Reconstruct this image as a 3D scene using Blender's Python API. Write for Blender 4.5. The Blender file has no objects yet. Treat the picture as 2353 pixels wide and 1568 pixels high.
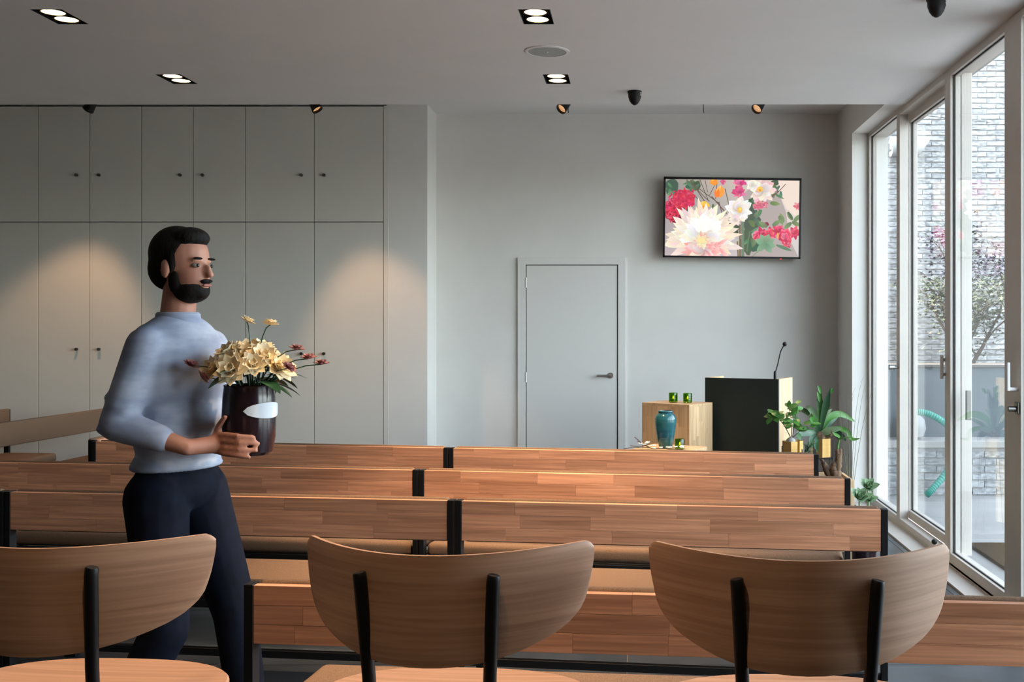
import bpy, bmesh, math, random
from mathutils import Vector, Matrix, Euler
R = random.Random(7)
C = bpy.context.scene.collection
SC = bpy.context.scene
PI = math.pi

# ------------------------------------------------------------------ camera, sky, sun, exposure
FPX, VX, VY, HC = 2450.0, 1465.0, 747.0, 1.5          # focal length in pixels, vanishing point, eye height
cd = bpy.data.cameras.new('camera'); cam = bpy.data.objects.new('camera', cd); C.objects.link(cam)
cam.location = (0, 0, HC); cam.rotation_euler = (PI/2, 0, 0)
cd.sensor_width = 36; cd.lens = 36*FPX/2353
cd.shift_x = -(VX-1176.5)/2353; cd.shift_y = (VY-784)/2353
cd.clip_start = .05
SC.camera = cam
def P(x, y, Y):                                        # a point of the room seen at pixel x, y and standing at distance Y
    return Vector(((x-VX)*Y/FPX, Y, HC-(y-VY)*Y/FPX))

SUN_STRENGTH, SKY_STRENGTH, LAMP, WASH, EXPOSURE = 24.0, 1.5, 270, 50, .90
w = bpy.data.worlds.new('sky'); SC.world = w; w.use_nodes = True
nt = w.node_tree; nt.nodes.clear()
sky = nt.nodes.new('ShaderNodeTexSky'); sky.sky_type = 'NISHITA'; sky.sun_disc = False
sky.sun_elevation = math.radians(40); sky.sun_rotation = math.radians(267); sky.air_density = 1; sky.dust_density = 2; sky.ozone_density = 1
bg = nt.nodes.new('ShaderNodeBackground'); bg.inputs['Strength'].default_value = SKY_STRENGTH
ow = nt.nodes.new('ShaderNodeOutputWorld')
hs = nt.nodes.new('ShaderNodeHueSaturation'); hs.inputs['Saturation'].default_value = .40
nt.links.new(sky.outputs[0], hs.inputs['Color']); nt.links.new(hs.outputs[0], bg.inputs[0]); nt.links.new(bg.outputs[0], ow.inputs[0])
sl = bpy.data.lights.new('sun', 'SUN'); sl.energy = SUN_STRENGTH; sl.angle = math.radians(2); sl.color = (1, .95, .88)
so = bpy.data.objects.new('sun', sl); C.objects.link(so); so.location = (-8, 5, 10)
so.rotation_euler = Vector((1, -.06, -.85)).to_track_quat('-Z', 'Y').to_euler()
pl = bpy.data.lights.new('window_portal', 'AREA'); pl.shape = 'RECTANGLE'; pl.size = 7.3; pl.size_y = 3.1
po = bpy.data.objects.new('window_portal', pl); C.objects.link(po); po.location = (2.12, 5.3, 1.56)
po.rotation_euler = Vector((-1, 0, 0)).to_track_quat('-Z', 'Z').to_euler(); pl.cycles.is_portal = True
SC.view_settings.view_transform = 'Standard'; SC.view_settings.look = 'None'
SC.view_settings.gamma = 1; SC.view_settings.use_curve_mapping = False; SC.view_settings.exposure = EXPOSURE
cy = SC.cycles
cy.use_denoising = True; cy.max_bounces = 10; cy.diffuse_bounces = 5; cy.glossy_bounces = 4; cy.transmission_bounces = 8
cy.transparent_max_bounces = 24; cy.caustics_reflective = False; cy.caustics_refractive = False; cy.sample_clamp_indirect = 6

# ------------------------------------------------------------------ materials
def mat(name, col, rough=.5, metal=0, spec=.5, emit=None, estr=1):
    m = bpy.data.materials.new(name); m.use_nodes = True
    b = m.node_tree.nodes['Principled BSDF']
    b.inputs['Base Color'].default_value = (*col, 1); b.inputs['Roughness'].default_value = rough
    b.inputs['Metallic'].default_value = metal; b.inputs['Specular IOR Level'].default_value = spec
    if emit: b.inputs['Emission Color'].default_value = (*emit, 1); b.inputs['Emission Strength'].default_value = estr
    return m
def vary(m, amount=.12, scale=6, stretch=(1, 1, 1), c2=None, bump=0, rnd=.0, detail=4, lo=.35, hi=.65):
    """noise between two tints of the colour, optional per-object tint and fine relief"""
    t = m.node_tree; b = t.nodes['Principled BSDF']; L = t.links.new
    c1 = list(b.inputs['Base Color'].default_value)[:3]
    c2 = c2 or tuple(max(0, x*(1-2*amount)) for x in c1)
    tc = t.nodes.new('ShaderNodeTexCoord'); oi = t.nodes.new('ShaderNodeObjectInfo')
    mp = t.nodes.new('ShaderNodeMapping'); mp.inputs['Scale'].default_value = stretch
    ml = t.nodes.new('ShaderNodeMath'); ml.operation = 'MULTIPLY'; ml.inputs[1].default_value = 37.0
    cb = t.nodes.new('ShaderNodeCombineXYZ'); ad = t.nodes.new('ShaderNodeVectorMath'); ad.operation = 'ADD'
    nz = t.nodes.new('ShaderNodeTexNoise'); nz.inputs['Scale'].default_value = scale; nz.inputs['Detail'].default_value = detail
    L(oi.outputs['Random'], ml.inputs[0])
    for i in range(3): L(ml.outputs[0], cb.inputs[i])
    L(tc.outputs['Object'], ad.inputs[0]); L(cb.outputs[0], ad.inputs[1]); L(ad.outputs[0], mp.inputs[0]); L(mp.outputs[0], nz.inputs['Vector'])
    rp = t.nodes.new('ShaderNodeValToRGB'); rp.color_ramp.elements[0].position = lo; rp.color_ramp.elements[1].position = hi
    rp.color_ramp.elements[0].color = (*c2, 1); rp.color_ramp.elements[1].color = (*c1, 1)
    L(nz.outputs['Fac'], rp.inputs[0]); out = rp.outputs[0]
    if rnd:
        mr = t.nodes.new('ShaderNodeMapRange'); mr.inputs['To Min'].default_value = 1-rnd; mr.inputs['To Max'].default_value = 1+rnd
        hv = t.nodes.new('ShaderNodeHueSaturation'); L(oi.outputs['Random'], mr.inputs[0]); L(mr.outputs[0], hv.inputs['Value']); L(out, hv.inputs['Color']); out = hv.outputs[0]
    L(out, b.inputs['Base Color'])
    if bump:
        bp = t.nodes.new('ShaderNodeBump'); bp.inputs['Strength'].default_value = bump; bp.inputs['Distance'].default_value = .004
        L(nz.outputs['Fac'], bp.inputs['Height']); L(bp.outputs[0], b.inputs['Normal'])
    return m
def wood(name, c1, c2, stretch=(1.2, 18, 18), scale=2.2, rough=.42, rnd=.16):
    """long streaked grain with fine pores, offset and tinted per object"""
    m = vary(mat(name, c1, rough, spec=.35), scale=scale, stretch=stretch, c2=c2, bump=.06, rnd=rnd, detail=6, lo=.3, hi=.7)
    t = m.node_tree; L = t.links.new; nz = [n for n in t.nodes if n.type == 'TEX_NOISE'][0]
    nz.inputs['Distortion'].default_value = .6
    return m
def tinted(m):                                        # colour taken from the mesh's colour attribute
    t = m.node_tree; a = t.nodes.new('ShaderNodeVertexColor'); a.layer_name = 'Col'
    t.links.new(a.outputs[0], t.nodes['Principled BSDF'].inputs['Base Color']); return m
def glassmat(name, tint, f0=.04):
    m = bpy.data.materials.new(name); m.use_nodes = True; t = m.node_tree; t.nodes.clear(); L = t.links.new
    lw = t.nodes.new('ShaderNodeLayerWeight'); lw.inputs[0].default_value = .5
    pw = t.nodes.new('ShaderNodeMath'); pw.operation = 'POWER'; pw.inputs[1].default_value = 5
    ma = t.nodes.new('ShaderNodeMath'); ma.operation = 'MULTIPLY_ADD'; ma.inputs[1].default_value = 1-f0; ma.inputs[2].default_value = f0
    tr = t.nodes.new('ShaderNodeBsdfTransparent'); tr.inputs[0].default_value = (*tint, 1)
    gl = t.nodes.new('ShaderNodeBsdfGlossy'); gl.inputs['Roughness'].default_value = 0
    mx = t.nodes.new('ShaderNodeMixShader'); o = t.nodes.new('ShaderNodeOutputMaterial')
    L(lw.outputs['Facing'], pw.inputs[0]); L(pw.outputs[0], ma.inputs[0]); L(ma.outputs[0], mx.inputs[0])
    L(tr.outputs[0], mx.inputs[1]); L(gl.outputs[0], mx.inputs[2]); L(mx.outputs[0], o.inputs[0]); return m

M = {}
M['wall'] = vary(mat('wall_paint', (.72, .70, .665), .7, spec=.3), .02, 3, bump=.03)
M['wall2'] = vary(mat('ceiling_paint', (.79, .785, .78), .8, spec=.2), .015, 2)
M['cab'] = vary(mat('cabinet_lacquer', (.67, .645, .595), .45, spec=.4), .015, 2)
M['gap'] = mat('dark_joint', (.02, .02, .02), .9)
M['door'] = vary(mat('door_lacquer', (.70, .685, .655), .4), .01, 2)
M['alu'] = vary(mat('beige_aluminium', (.60, .55, .50), .42, .0, .5), .03, 5)
M['steel'] = mat('brushed_steel', (.45, .45, .45), .3, 1)
M['darksteel'] = mat('dark_steel', (.16, .155, .145), .35, 1)
M['black'] = vary(mat('black_metal', (.006, .006, .007), .5, 0, .3), .1, 8)
M['rubber'] = mat('black_gasket', (.01, .01, .012), .7)
M['glass'] = glassmat('window_glass', (.93, .97, .97), .06)
M['floor'] = vary(mat('slate_tile', (.055, .062, .075), .33, spec=.5), .25, 4, bump=.05, rnd=.12)
M['grout'] = mat('pale_grout', (.28, .28, .27), .8)
M['stave'] = wood('rubberwood', (.78, .375, .215), (.47, .20, .105), (1.0, 30, 30), 2.4, rnd=.2)
M['oak'] = wood('oak_veneer', (.52, .31, .20), (.37, .205, .128), (1.2, 1.2, 45), 2.2, rnd=.03)
M['oak2'] = wood('oak_seat_veneer', (.50, .285, .18), (.37, .2, .12), (1.2, 45, 1.2), 2.2, rnd=.03)
M['pale'] = wood('pale_rubberwood', (.66, .47, .28), (.48, .31, .165), (18, 18, 1.0), 2.2, rnd=.14)
M['fab'] = vary(mat('brown_weave', (.205, .125, .08), .95, spec=.1), .16, 420, (1, .35, 1), bump=.4)
M['green'] = vary(mat('dark_green_panel', (.012, .02, .017), .5), .1, 3)
M['brick'] = vary(mat('pale_brick', (.36, .365, .375), .9, spec=.1), .28, 22, (1, 1, 2.2), bump=.5, rnd=.16)
M['mortar'] = vary(mat('mortar', (.31, .31, .315), .95), .1, 20)
M['concrete'] = vary(mat('pale_concrete', (.34, .33, .32), .85), .08, 3, bump=.08, rnd=.04)
M['concrete2'] = vary(mat('blue_grey_concrete', (.11, .125, .14), .8), .08, 3)
M['coping'] = mat('dark_coping', (.10, .085, .075), .7)
M['soil'] = vary(mat('soil', (.10, .065, .04), 1), .4, 30, bump=1)
M['coir'] = vary(mat('brown_coir', (.085, .055, .03), 1, spec=.05), .3, 90, bump=1)
M['brass'] = vary(mat('brushed_brass', (.42, .26, .085), .42, .6), .06, 3, (1, 1, 30))
M['lamp'] = mat('lamp_glow', (1, .8, .6), .5, emit=(1, .74, .45), estr=2.6)
M['reflector'] = mat('lamp_reflector', (.9, .7, .5), .3, 1, emit=(1, .62, .30), estr=1.6)
M['flame'] = mat('flame', (1, .7, .2), .5, emit=(1, .55, .12), estr=6)
M['wax'] = mat('wax', (.85, .75, .35), .5)
M['gglass'] = glassmat('green_glass', (.42, .64, .10), .05)
M['glaze'] = vary(mat('teal_glaze', (.02, .115, .13), .12, spec=.6), c2=(.012, .05, .085), scale=3, stretch=(1, 1, 5), bump=.05)
M['leaf'] = vary(mat('green_leaf', (.075, .25, .03), .38), c2=(.03, .12, .025), scale=8, rnd=.3)
M['leafd'] = vary(mat('dark_green_leaf', (.03, .10, .035), .35), c2=(.012, .05, .022), scale=7, rnd=.3)
M['leafp'] = vary(mat('pale_green_leaf', (.36, .50, .30), .45), c2=(.22, .36, .2), scale=7, rnd=.2)
M['straw'] = mat('dry_stem', (.20, .19, .12), .8)
M['twig'] = vary(mat('twig_bark', (.09, .06, .045), .9), .3, 30)
M['bark'] = vary(mat('pale_bark', (.20, .12, .065), .9), c2=(.06, .032, .02), scale=22, stretch=(2, 2, .6), bump=.8)
M['blossom'] = mat('white_blossom', (.85, .83, .78), .7)
M['stone'] = vary(mat('grey_ceramic', (.33, .33, .30), .6), .1, 20)
M['skin'] = vary(mat('skin', (.48, .22, .145), .55), c2=(.40, .17, .11), scale=12)
M['hair'] = vary(mat('dark_hair', (.010, .007, .0055), .75, spec=.2), .3, 70, (1, 1, .3), bump=.9)
M['shirt'] = vary(mat('pale_blue_shirt', (.42, .46, .56), .85, spec=.15), c2=(.24, .28, .38), scale=5, stretch=(1, 1, 3), bump=.2)
M['navy'] = vary(mat('navy_trousers', (.004, .006, .015), .85, spec=.15), .2, 20)
M['shoe'] = mat('black_leather', (.008, .008, .008), .4)
M['eye'] = mat('eye_white', (.30, .26, .24), .3)
M['iris'] = mat('dark_iris', (.01, .008, .006), .2)
M['lip'] = mat('lips', (.30, .10, .08), .5)
M['vase'] = mat('dark_aubergine_glaze', (.014, .006, .010), .18)
M['patch'] = mat('pale_vase_patch', (.55, .58, .62), .7)
M['cream'] = vary(mat('cream_petal', (.80, .62, .33), .7), c2=(.80, .70, .50), scale=5, rnd=.12)
M['rose'] = vary(mat('dull_rose_petal', (.36, .13, .12), .7), .2, 5, rnd=.2)
M['hose'] = mat('teal_hose', (.03, .24, .19), .4)
M['pgrey'] = mat('pale_grey_enamel', (.26, .27, .28), .5)
M['lens'] = mat('spot_lens', (.9, .7, .5), .3, 1, emit=(1, .5, .22), estr=.32)
M['white'] = mat('white_enamel', (.75, .75, .75), .4)
M['bezel'] = mat('tv_bezel', (.004, .004, .005), .3)
M['led'] = mat('red_led', (.3, 0, 0), .5, emit=(1, .05, .05), estr=1)
M['grey'] = vary(mat('speaker_mesh', (.42, .45, .44), .7), .1, 250)
M['folT'] = tinted(mat('maple_leaves', (.2, .2, .1), .7))
def screenmat():
    m = bpy.data.materials.new('screen_picture'); m.use_nodes = True; t = m.node_tree; b = t.nodes['Principled BSDF']
    a = t.nodes.new('ShaderNodeVertexColor'); a.layer_name = 'Col'
    b.inputs['Base Color'].default_value = (.01, .01, .01, 1); b.inputs['Roughness'].default_value = .35
    t.links.new(a.outputs[0], b.inputs['Emission Color']); b.inputs['Emission Strength'].default_value = .56; return m
M['screen'] = screenmat()

# ------------------------------------------------------------------ builders
class MB:
    """collects shapes; build() links them as ONE mesh object"""
    def __init__(s): s.v = []; s.f = []; s.c = []; s.flat = []
    def add(s, v, f, col=None, flat=False):
        o = len(s.v); s.flat += [flat]*len(f); s.v += [tuple(p) for p in v]; s.f += [tuple(i+o for i in q) for q in f]
        s.c += [col or (1, 1, 1)]*len(v); return s
    def box(s, x0, x1, y0, y1, z0, z1, b=0):
        if not b:
            return s.add([(x0,y0,z0),(x1,y0,z0),(x1,y1,z0),(x0,y1,z0),(x0,y0,z1),(x1,y0,z1),(x1,y1,z1),(x0,y1,z1)],
                         [(0,3,2,1),(4,5,6,7),(0,1,5,4),(1,2,6,5),(2,3,7,6),(3,0,4,7)], flat=True)
        bm = bmesh.new(); bmesh.ops.create_cube(bm, size=1)
        for v in bm.verts: v.co = ((x0+x1)/2+v.co.x*(x1-x0), (y0+y1)/2+v.co.y*(y1-y0), (z0+z1)/2+v.co.z*(z1-z0))
        bmesh.ops.bevel(bm, geom=bm.edges[:], offset=b, segments=2 if b < .012 else 5, profile=.5, affect='EDGES')
        bm.verts.index_update(); s.add([v.co.copy() for v in bm.verts], [[v.index for v in f.verts] for f in bm.faces], flat=b < .012); bm.free(); return s
    def tube(s, pts, r, n=8, cap=True):
        pts = [Vector(p) for p in pts]; rr = r if isinstance(r, (list, tuple)) else [r]*len(pts); k = len(pts)
        vs = []; up = None
        for i, p in enumerate(pts):
            d = (pts[min(i+1, k-1)]-pts[max(i-1, 0)]).normalized()
            if up is None: up = Vector((0, 0, 1)) if abs(d.z) < .9 else Vector((1, 0, 0))
            a = d.cross(up).normalized(); b_ = a.cross(d).normalized(); up = b_
            for j in range(n):
                t = 2*PI*j/n; vs.append(p+a*math.cos(t)*rr[i]+b_*math.sin(t)*rr[i])
        fs = [(i*n+j, i*n+(j+1) % n, (i+1)*n+(j+1) % n, (i+1)*n+j) for i in range(k-1) for j in range(n)]
        if cap: fs += [tuple(range(n))[::-1], tuple(range((k-1)*n, k*n))]
        return s.add(vs, fs)
    def lathe(s, prof, n=32, c=(0, 0, 0), close=True):
        vs = [(c[0]+r*math.cos(2*PI*j/n), c[1]+r*math.sin(2*PI*j/n), c[2]+z) for r, z in prof for j in range(n)]; k = len(prof)
        fs = [(i*n+j, i*n+(j+1) % n, (i+1)*n+(j+1) % n, (i+1)*n+j) for i in range(k-1) for j in range(n)]
        if close: fs += [tuple(range(n))[::-1], tuple(range((k-1)*n, k*n))]
        return s.add(vs, fs)
    def ell(s, c, r, n=14, m=9, rot=None):
        vs = []; fs = []
        for i in range(m+1):
            a = PI*i/m
            for j in range(n):
                t = 2*PI*j/n; p = Vector((r[0]*math.sin(a)*math.cos(t), r[1]*math.sin(a)*math.sin(t), r[2]*math.cos(a)))
                if rot: p = rot @ p
                vs.append(Vector(c)+p)
        for i in range(m):
            for j in range(n): fs.append((i*n+j, (i+1)*n+j, (i+1)*n+(j+1) % n, i*n+(j+1) % n))
        return s.add(vs, fs)
    def prism(s, poly, y0, y1, axis='y'):
        n = len(poly); f = (lambda p, d: (p[0], d, p[1])) if axis == 'y' else (lambda p, d: (p[0], p[1], d))
        return s.add([f(p, y0) for p in poly]+[f(p, y1) for p in poly],
                     [tuple(range(n)), tuple(range(2*n-1, n-1, -1))]+[(i, n+i, n+(i+1) % n, (i+1) % n) for i in range(n)])
    def mesh(s, name, m, smooth=True, tint=False):
        me = bpy.data.meshes.new(name); me.from_pydata(s.v, [], s.f); me.update()
        bm = bmesh.new(); bm.from_mesh(me)
        if not tint: bmesh.ops.recalc_face_normals(bm, faces=bm.faces[:])
        bm.to_mesh(me); bm.free()
        if tint:
            a = me.color_attributes.new('Col', 'FLOAT_COLOR', 'POINT')
            a.data.foreach_set('color', [x for c in s.c for x in (*c, 1)])
        if smooth:
            me.set_sharp_from_angle(angle=math.radians(38)); me.polygons.foreach_set('use_smooth', [not x for x in s.flat] if len(s.flat) == len(me.polygons) else [True]*len(me.polygons))
        me.materials.append(m if not isinstance(m, str) else M[m]); return me
    def build(s, name, m, parent=None, **k):
        return link(name, s.mesh(name, m, **k), parent)
def link(name, me, parent=None):
    o = bpy.data.objects.new(name, me); C.objects.link(o)
    if parent: o.parent = parent
    return o
def tag(o, label=None, cat=None, group=None, kind=None):
    if label: o['label'] = label
    if cat: o['category'] = cat
    if group: o['group'] = group
    if kind: o['kind'] = kind
    return o
def thing(name, label, cat, loc=(0, 0, 0), rz=0, group=None):
    o = bpy.data.objects.new(name, None); C.objects.link(o); o.location = loc; o.rotation_euler = (0, 0, rz); o.empty_display_size = .1
    return tag(o, label, cat, group)
def struct(o, label=None): return tag(o, label, kind='structure')
def empty_struct(name, label=None):
    o = bpy.data.objects.new(name, None); C.objects.link(o); return struct(o, label)
def copy_tree(o, parent=None):
    c = o.copy(); C.objects.link(c)
    if parent: c.parent = parent
    for ch in list(o.children): copy_tree(ch, c)
    return c
def bz(p0, p1, p2, n=8):                               # quadratic curve
    p0, p1, p2 = Vector(p0), Vector(p1), Vector(p2)
    return [p0*(1-t)**2+p1*2*t*(1-t)+p2*t*t for t in [i/(n-1) for i in range(n)]]

# ------------------------------------------------------------------ the room
YB, YC, XR, XL, XRET = 9.60, 9.19, 1.80, -6.25, -1.812
ZC, ZU, YE = HC+1.595, HC+1.90, 7.708                  # lowered ceiling, upper ceiling, edge of the lowered one
YO, XF = 8.945, 1.935                                  # far end of the glazed opening, inner face of the frames
# floor of slate tiles
fl = empty_struct('floor')
xs = [-6.346+.9*i for i in range(0, 10)]; ys = [-1.6+.9*i for i in range(0, 14)]
MB().box(XL-.1, XR, -1.6, 9.9, -.12, -.004).build('grout_bed', 'grout', fl)
for i in range(len(xs)):
    for j in range(len(ys)):
        a, b = max(xs[i], XL-.1)+.002, min(xs[i]+.9, XR)-.002; c_, d = ys[j]+.002, min(ys[j]+.9, 9.9)-.002
        if b-a > .02 and d-c_ > .02: MB().box(a, b, c_, d, -.03, 0).build('tile', 'floor', fl, smooth=False)
struct(MB().box(XRET-.12, XR+.35, YB, YB+.25, 0, 3.6).build('wall_back', 'wall'))
wr = MB().box(XR, 2.10, YO, YB, 0, 3.6).box(XR, 2.10, 1.65, YO, HC+1.607, 3.6).box(XR, 2.10, -1.6, 1.65, 0, 3.6)
struct(wr.build('wall_right', 'wall'))
struct(MB().box(-2.165, XRET, YC, YB+.25, 0, 3.6).build('wall_pillar', 'wall'))
M['walld'] = vary(mat('unseen_wall_dark', (.27, .24, .21), .8), .03, 3)  # dark colour given to the unseen walls to lower the ambient light
struct(MB().box(XL-.2, XL, -1.6, 9.9, 0, 3.6).build('wall_left', 'walld'))
struct(MB().box(XL, XR, -1.8, -1.6, 0, 3.6).build('wall_rear', 'walld'))
struct(MB().box(XL, -2.165, YB+.12, YB+.25, 0, 3.6).build('wall_behind_cabinets', 'wall'))
struct(MB().box(XL-.2, 2.12, -1.8, 9.9, 3.6, 3.8).box(2.12, 2.62, -1.8, 9.9, 3.45, 3.62).build('roof', 'concrete'))
# lowered ceiling with the openings of the downlights
DL = [(-.523, 5.52), (-2.99, 5.52), (-.523, 6.92), (-2.99, 6.92), (-.523, 4.12), (-2.99, 4.12), (-.523, 2.72), (-2.99, 2.72), (-.523, 1.32), (-.523, -.08)]
HX, HY = .081, .134
cx = sorted({XL, XR, XF, *[x+s*HX for x, y in DL for s in (-1, 1)]}); cyy = sorted({-1.6, 1.65, YE, *[y+s*HY for x, y in DL for s in (-1, 1)]})
cm = MB()
for i in range(len(cx)-1):
    for j in range(len(cyy)-1):
        mx_, my_ = (cx[i]+cx[i+1])/2, (cyy[j]+cyy[j+1])/2
        if mx_ > XR and my_ < 1.65: continue
        if any(abs(mx_-x) < HX and abs(my_-y) < HY for x, y in DL): continue
        a = Vector((cx[i], cyy[j], ZC)); b = Vector((cx[i+1], cyy[j+1], ZC))
        cm.add([(a.x, a.y, ZC), (b.x, a.y, ZC), (b.x, b.y, ZC), (a.x, b.y, ZC)], [(0, 3, 2, 1)])
cm.box(XL, XR, YE-.06, YE-.0005, ZC+.004, 3.6).add([(XL, YE, ZC), (XR, YE, ZC), (XR, YE, ZC+.02), (XL, YE, ZC+.02)], [(0, 1, 2, 3)])
struct(cm.build('ceiling', 'wall2', smooth=False))
struct(MB().box(XL, XR, YE, YB, ZU, ZU+.12).build('ceiling_upper', 'wall2'))
# threshold strip in front of the glazing
struct(MB().box(XR, XF, 1.65, YO, -.02, .012).build('trim_1', 'alu'), 'beige metal threshold strip along the glazing')

# ------------------------------------------------------------------ glazing
def frame_part(name, p, x0, x1, y0, y1, z0, z1, m='alu', b=.003): return MB().box(x0, x1, y0, y1, z0, z1, b).build(name, m, p)
def window(n, label, x, y0, y1, zb, zt, sN, sF, rb, rt):
    """one glazed leaf: y0 near edge, y1 far edge; sN / sF stile widths; rb / rt bottom and top rail"""
    w_ = empty_struct('window_%d' % n, label)
    frame_part('stile', w_, x, x+.065, y0, y0+sN, zb, zt); frame_part('stile', w_, x, x+.065, y1-sF, y1, zb, zt)
    frame_part('rail', w_, x, x+.065, y0+sN, y1-sF, zb, zb+rb); frame_part('rail', w_, x, x+.065, y0+sN, y1-sF, zt-rt, zt)
    a, b, c_, d = y0+sN, y1-sF, zb+rb, zt-rt
    g = .010
    gk = MB().box(x+.022, x+.031, a, a+g, c_, d).box(x+.022, x+.031, b-g, b, c_, d).box(x+.022, x+.031, a+g, b-g, c_, c_+g*.6).box(x+.022, x+.031, a+g, b-g, d-g*.6, d)
    gk.build('gasket', 'rubber', w_)
    MB().box(x+.0225, x+.0285, a+g, b-g, c_+g*.6, d-g*.6).build('pane', 'glass', w_)
    MB().box(x+.0285, x+.060, a, b, c_, c_+.006).box(x+.0285, x+.060, a, b, d-.006, d).build('outer_bead', 'alu', w_)
    return w_
ZT = HC+1.607
head = empty_struct('trim_2', 'beige metal head and foot frame of the glazed front')
frame_part('head_rail', head, XF, 2.10, 1.65, YO, HC+1.575, ZT); frame_part('sill', head, XF, 2.10, 1.65, YO, -.02, .03)
frame_part('sill_ledge', head, XF, 2.0, 6.715, 7.875, .03, .07)
W1 = window(1, 'fixed glass leaf nearest the back wall', XF, 7.875, YO, .03, HC+1.585, .093, .04, .045, .012)
W2 = window(2, 'glass leaf set back between two mullions', 2.005, 6.60, 7.90, .07, HC+1.562, .09, .02, .06, .065)
frame_part('head_cover', head, XF, 2.0, 6.715, 7.875, HC+1.555, HC+1.58)
W3 = window(3, 'wide glass leaf in front of the courtyard tree', XF, 5.532, 6.715, .012, HC+1.58, .092, .115, .075, .035)
W4 = window(4, 'near glass leaf with a white lever handle', XF-.012, 4.25, 5.525, .012, HC+1.58, .1, .175, .075, .035)
for k, (a, b) in enumerate([(2.95, 4.25), (1.65, 2.95)]): window(5+k, 'glass leaf beside the rear seats', XF, a, b, .012, HC+1.58, .09, .09, .075, .035)
# ironmongery of the leaves
k1 = MB().tube([(XF, 7.92, 1.185), (XF-.03, 7.92, 1.185)], .009, 12).tube([(XF-.028, 7.92, 1.185), (XF-.066, 7.92, 1.185)], .021, 18)
k1.build('knob', 'steel', W1)
MB().box(XF-.03, XF-.014, 6.69, 6.72, 1.16, 1.31, .004).box(XF-.016, XF, 6.70, 6.71, 1.18, 1.20).box(XF-.016, XF, 6.70, 6.71, 1.27, 1.29).build('pull_handle', 'alu', W3)
MB().box(2.0, 2.03, 6.48, 6.51, .92, 1.10, .004).build('outer_handle', 'darksteel', W3)
hx = XF-.012
MB().tube([(hx, 5.39, 1.175), (hx-.055, 5.39, 1.175)], .010, 12).tube([(hx-.05, 5.39, 1.168), (hx-.05, 5.39, 1.31)], [.011, .010], 12).build('lever_handle', 'white', W4)
MB().box(hx-.012, hx, 5.365, 5.415, 1.05, 1.11, .004).tube([(hx-.01, 5.39, 1.075), (hx-.05, 5.39, 1.075)], .014, 14).build('lock_knob', 'darksteel', W4)
tag(MB().ell((XF-.02, 6.88, .10), (.018, .022, .018)).build('door_stop', 'rubber', W2))

# ------------------------------------------------------------------ courtyard
gr = empty_struct('ground', 'pale concrete courtyard paving')
MB().box(2.10, 14, -6, 12.4, -.2, -.03).build('paving_bed', 'concrete2', gr)
yj = [-6, -3.5, -1.26, .0, 2.24, 4.0, 5.5, 7.74, 9.47, 12.4]
for a, b in zip(yj[:-1], yj[1:]):
    for c_, d in ((2.10, 3.9), (3.9, 6.4), (6.4, 9), (9, 14)): MB().box(c_+.004, d-.004, a+.004, b-.004, -.05, -.02).build('slab', 'concrete', gr)
YW = 12.4
bw = empty_struct('wall_courtyard', 'pale whitewashed brick wall across the courtyard')
MB().box(1.6, 9, YW-.011, YW+.4, 0, 6.2).build('mortar_core', 'mortar', bw)
def brickmesh(k):
    r = random.Random(k); m = MB().box(-.105, .105, -.02, .06, -.0255, .0255, .004)
    m.v = [(x+r.uniform(-.002, .002), y+r.uniform(-.004, .004), z+r.uniform(-.0025, .0025)) for x, y, z in m.v]
    return m
bms = [brickmesh(k).mesh('brick', 'brick', smooth=False) for k in range(5)]
rest = MB(); cells = []
for j in range(92):
    z = .06+.0622*j
    for i in range(-6, 30):
        x = 3.2+.2135*i+(.107 if j % 2 else R.choice((0, 0, .04)))
        if 1.75 < x < 8.8: cells.append((x, z))
def bprio(c):
    x, z = c; px = VX+x*FPX/YW; py = VY-(z-HC)*FPX/YW
    return (0 if (2178 < px < 2325 and 50 < py < 850) else 1 if (2080 < px < 2178 and 180 < py < 850) else 2 if (1990 < px < 2075 and 260 < py < 850) else 3, abs(py-480))
cells.sort(key=bprio)
for n, (x, z) in enumerate(cells):
    y = YW-R.uniform(0, .007)
    if n < 300:
        o = link('brick', bms[n % 5], bw); o.location = (x, y, z)
    else:
        rest.box(x-.105, x+.105, y-.02, y+.05, z-.0255, z+.0255)
o = rest.build('brickwork', 'brick', bw, smooth=False); o['kind'] = 'stuff'
# planter wall, bench and brick base
pw_ = empty_struct('wall_planter', 'blue grey concrete planter wall below the brick wall')
MB().box(1.9, 9, 9.8, 9.95, 0, 1.11).build('wall_face', 'concrete2', pw_); MB().box(1.9, 9, 9.77, 10.0, 1.11, 1.136, .004).build('coping', 'coping', pw_)
MB().box(1.9, 9, 9.95, 12.37, .9, 1.06).build('soil_bed', 'soil', gr)
bt = thing('garden_bench', 'pale concrete slab bench on a low brick base in the courtyard', 'bench', (2.1, 9.47, 0))
MB().box(0, 6.9, -.03, .325, .41, .47, .006).build('seat_slab', 'concrete', bt)
base = MB().box(0, 6.9, .006, .32, -.02, .41).build('base', 'mortar', bt)
nb = 0
for j in range(6):
    for i in range(12):
        x = .02+.2135*i+(.107 if j % 2 else 0)+.105
        o = link('brick', bms[(i+j) % 5], base); o.location = (x, .015, .02+.066*j); o.scale = (1, 1, 1.08)
tag(MB().box(2.27, 3.3, 5.5, 7.33, -.02, .004, .003).build('doormat', 'coir'), 'rectangular brown coir mat on the courtyard paving', 'mat')
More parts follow.
